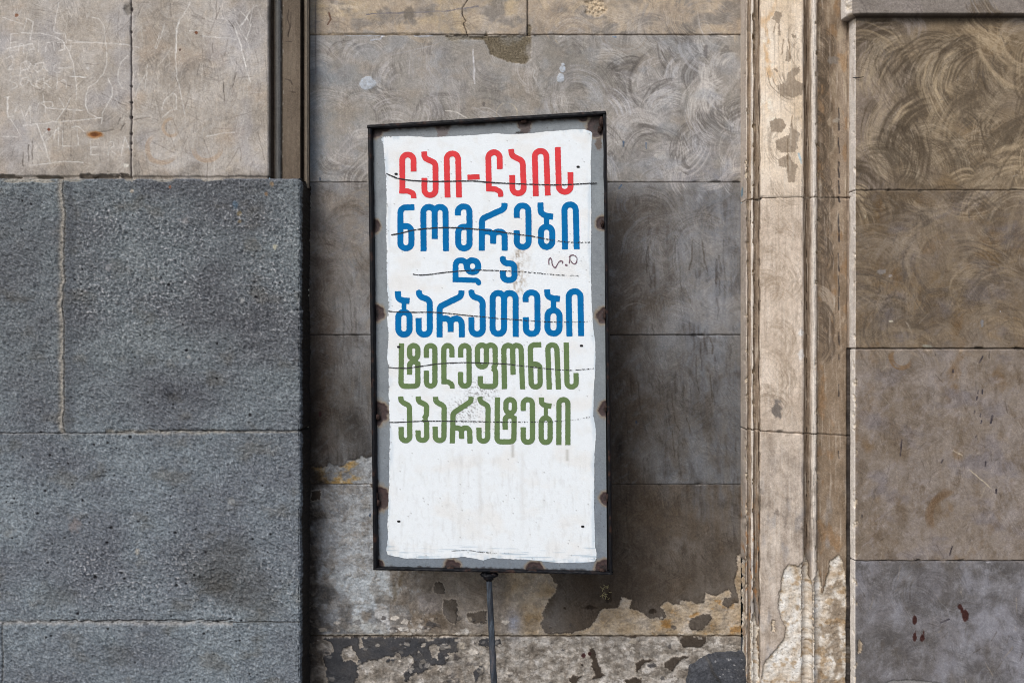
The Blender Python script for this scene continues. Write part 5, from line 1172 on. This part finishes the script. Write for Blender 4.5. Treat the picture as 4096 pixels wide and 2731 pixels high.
def back_strip(pts, off):
    P = onsign(np.array([p[0] for p in pts]), np.array([p[1] for p in pts]), np.full(4, off)) - ORG
    P2 = P - NRM * .003
    V = np.concatenate([P, P2]); q = [(0, 1, 2, 3), (7, 6, 5, 4), (0, 4, 5, 1), (1, 5, 6, 2), (2, 6, 7, 3), (3, 7, 4, 0)]
    link('gap_strip', mesh_np('gap_strip', V, np.array(q).ravel(), np.full(6, 4), None, False), M_hole, SIGN)  # black strip added behind the sheet so the gap looks dark
back_strip([(2380, 480), (2392, 2278), (2444, 2280), (2417, 466)], -.008)
back_strip([(1484, 520), (1506, 2264), (1540, 2262), (1530, 520)], -.0085)
# --- weld beads where sheet meets frame
def bead(px, py, r, sx, sy, seed, name='weld_bead', off=.004, mat=None):
    nu_, nv2 = 14, 9; th_ = np.linspace(0, 2 * np.pi, nu_, endpoint=False); ph = np.linspace(.02, np.pi - .02, nv2)
    T_, P_ = np.meshgrid(th_, ph)
    rr = r * (1 + .35 * perlin(np.cos(T_) * 1.6 + seed, np.sin(T_) * 1.6 + P_, seed) + .15 * perlin(np.cos(T_) * 4 + seed, np.sin(T_) * 4 + P_ * 3, seed + 2))
    c0 = onsign(np.array(px), np.array(py), np.array(off)) - ORG
    V = c0 + (rr * np.sin(P_) * np.cos(T_) * sx)[..., None] * U + (rr * np.sin(P_) * np.sin(T_) * sy)[..., None] * np.array([0, 0, -1.0]) + (rr * np.cos(P_))[..., None] * NRM
    return link(name, grid_mesh(name, V, None, True, wrap=True), mat or M_rust, SIGN)
for i, (a, b, r, sx, sy) in enumerate(((1497, 1655, .007, .7, 1.5), (1514, 1668, .006, .9, 1.2), (1507, 1985, .008, .6, 1.6), (1514, 2008, .0065, .8, 1.3), (2410, 895, .006, .7, 1.3), (2421, 1258, .007, .6, 1.7), (2424, 1630, .006, .6, 1.5), (2430, 1990, .006, .6, 1.6),
                                     (1803, 2270, .006, 1.5, .7), (2134, 2281, .007, 1.7, .6), (2408, 2278, .006, 1.3, .7), (2408, 492, .008, .8, 1.6), (2400, 520, .006, .8, 1.3), (1494, 1252, .006, .6, 1.4), (2096, 488, .006, 1.4, .7), (1508, 2264, .005, 1.1, .8))):
    bead(a, b, r, sx, sy, i * 3 + 1)
# --- pole and its welded socket
n, m_ = 120, 20
t = np.linspace(0, 1, n)[:, None]; th_ = np.linspace(0, 2 * np.pi, m_, endpoint=False)[None, :]
cen = pole_top * (1 - t) + foot * t
rad = .0066 + .0020 * np.clip(t * 1.6, 0, 1) + .0005 * perlin(t * 60 + np.cos(th_), np.sin(th_) + t * 10, 3) + .0004 * perlin(t * 14, t * 0, 6)
P = cen[:, None, :] + (rad * np.cos(th_))[..., None] * U + (rad * np.sin(th_))[..., None] * NRM * -1
tt = np.broadcast_to(t, rad.shape)
cc = np.zeros(rad.shape + (3,), np.float32); cc[:] = (54, 62, 72)
g1 = fbm(np.cos(th_) * 1.2 + tt * 34, np.sin(th_) * 1.2 + tt * 6, 4, 3); g1 = np.broadcast_to(g1, rad.shape)
cc += (np.array((112, 122, 132), np.float32) - cc) * (sm(-.1, .6, g1) * .7)[..., None]
cc += (np.array((34, 34, 38), np.float32) - cc) * (sm(.1, .6, -g1) * .7)[..., None]
cc += (np.array((84, 66, 62), np.float32) - cc) * (sm(.15, .2, tt) * sm(0, .5, g1) * .5)[..., None]
link('pole', grid_mesh('pole', P - ORG, lin(cc) * ALB, True, wrap=True), M_post, SIGN, 'worn blue grey iron pole')
for a, b, r, sx, sy in ((1955, 2302, .011, 1.45, .9), (1938, 2296, .007, 1.4, .9), (1974, 2297, .0075, 1.3, .95), (1957, 2316, .008, 1.0, .8)):
    bead(a, b, r, sx, sy, int(a), 'weld_collar', 0.0, M_frame)

# ================================================================== small things on the walls
def tube(pts, r, ns=6):
    pts = [np.array(p, float) for p in pts]; rows = []
    for i, p in enumerate(pts):
        d = pts[min(i + 1, len(pts) - 1)] - pts[max(i - 1, 0)]; d /= np.linalg.norm(d) + 1e-9
        a = np.cross(d, [0.3, .9, .2]); a /= np.linalg.norm(a); b = np.cross(d, a)
        rows.append([p + r * (math.cos(q) * a + math.sin(q) * b) for q in np.linspace(0, 2 * np.pi, ns, endpoint=False)])
    return np.array(rows)
root = at(2426, 2372, 0)
T = thing('straw_tuft', tuple(root), 'tiny tuft of yellow dry straw stuck to the brown wall, right of the pole', 'straw tuft')
for k_ in range(16):
    a = rnd.uniform(-.016, .016), rnd.uniform(-.018, .020)
    p0 = np.array([a[0] * .5, -.001, a[1] * .8]); d = np.array([rnd.uniform(-1, 1), -.25, rnd.uniform(-1, 1)]) * .011
    me = grid_mesh('straw', tube([p0, p0 + d * .6 + (0, -.002, 0), p0 + d * 1.2 + (0, -.001, rnd.uniform(-.004, .004))], .0005), None, True, wrap=True)
    link('straw', me, M_straw, T)
hk = at(3434, 312, .098)
V = tube([(-.012, .004, .001), (-.004, -.004, -.001), (.006, -.006, 0), (.010, -.004, .001)], .0009, 8)
T = link('wire_hook', grid_mesh('wire_hook', V, None, True, wrap=True), M_frame); T.location = tuple(hk)
tag(T, 'short bent dark wire sticking out beside the side wall edge', 'wire')
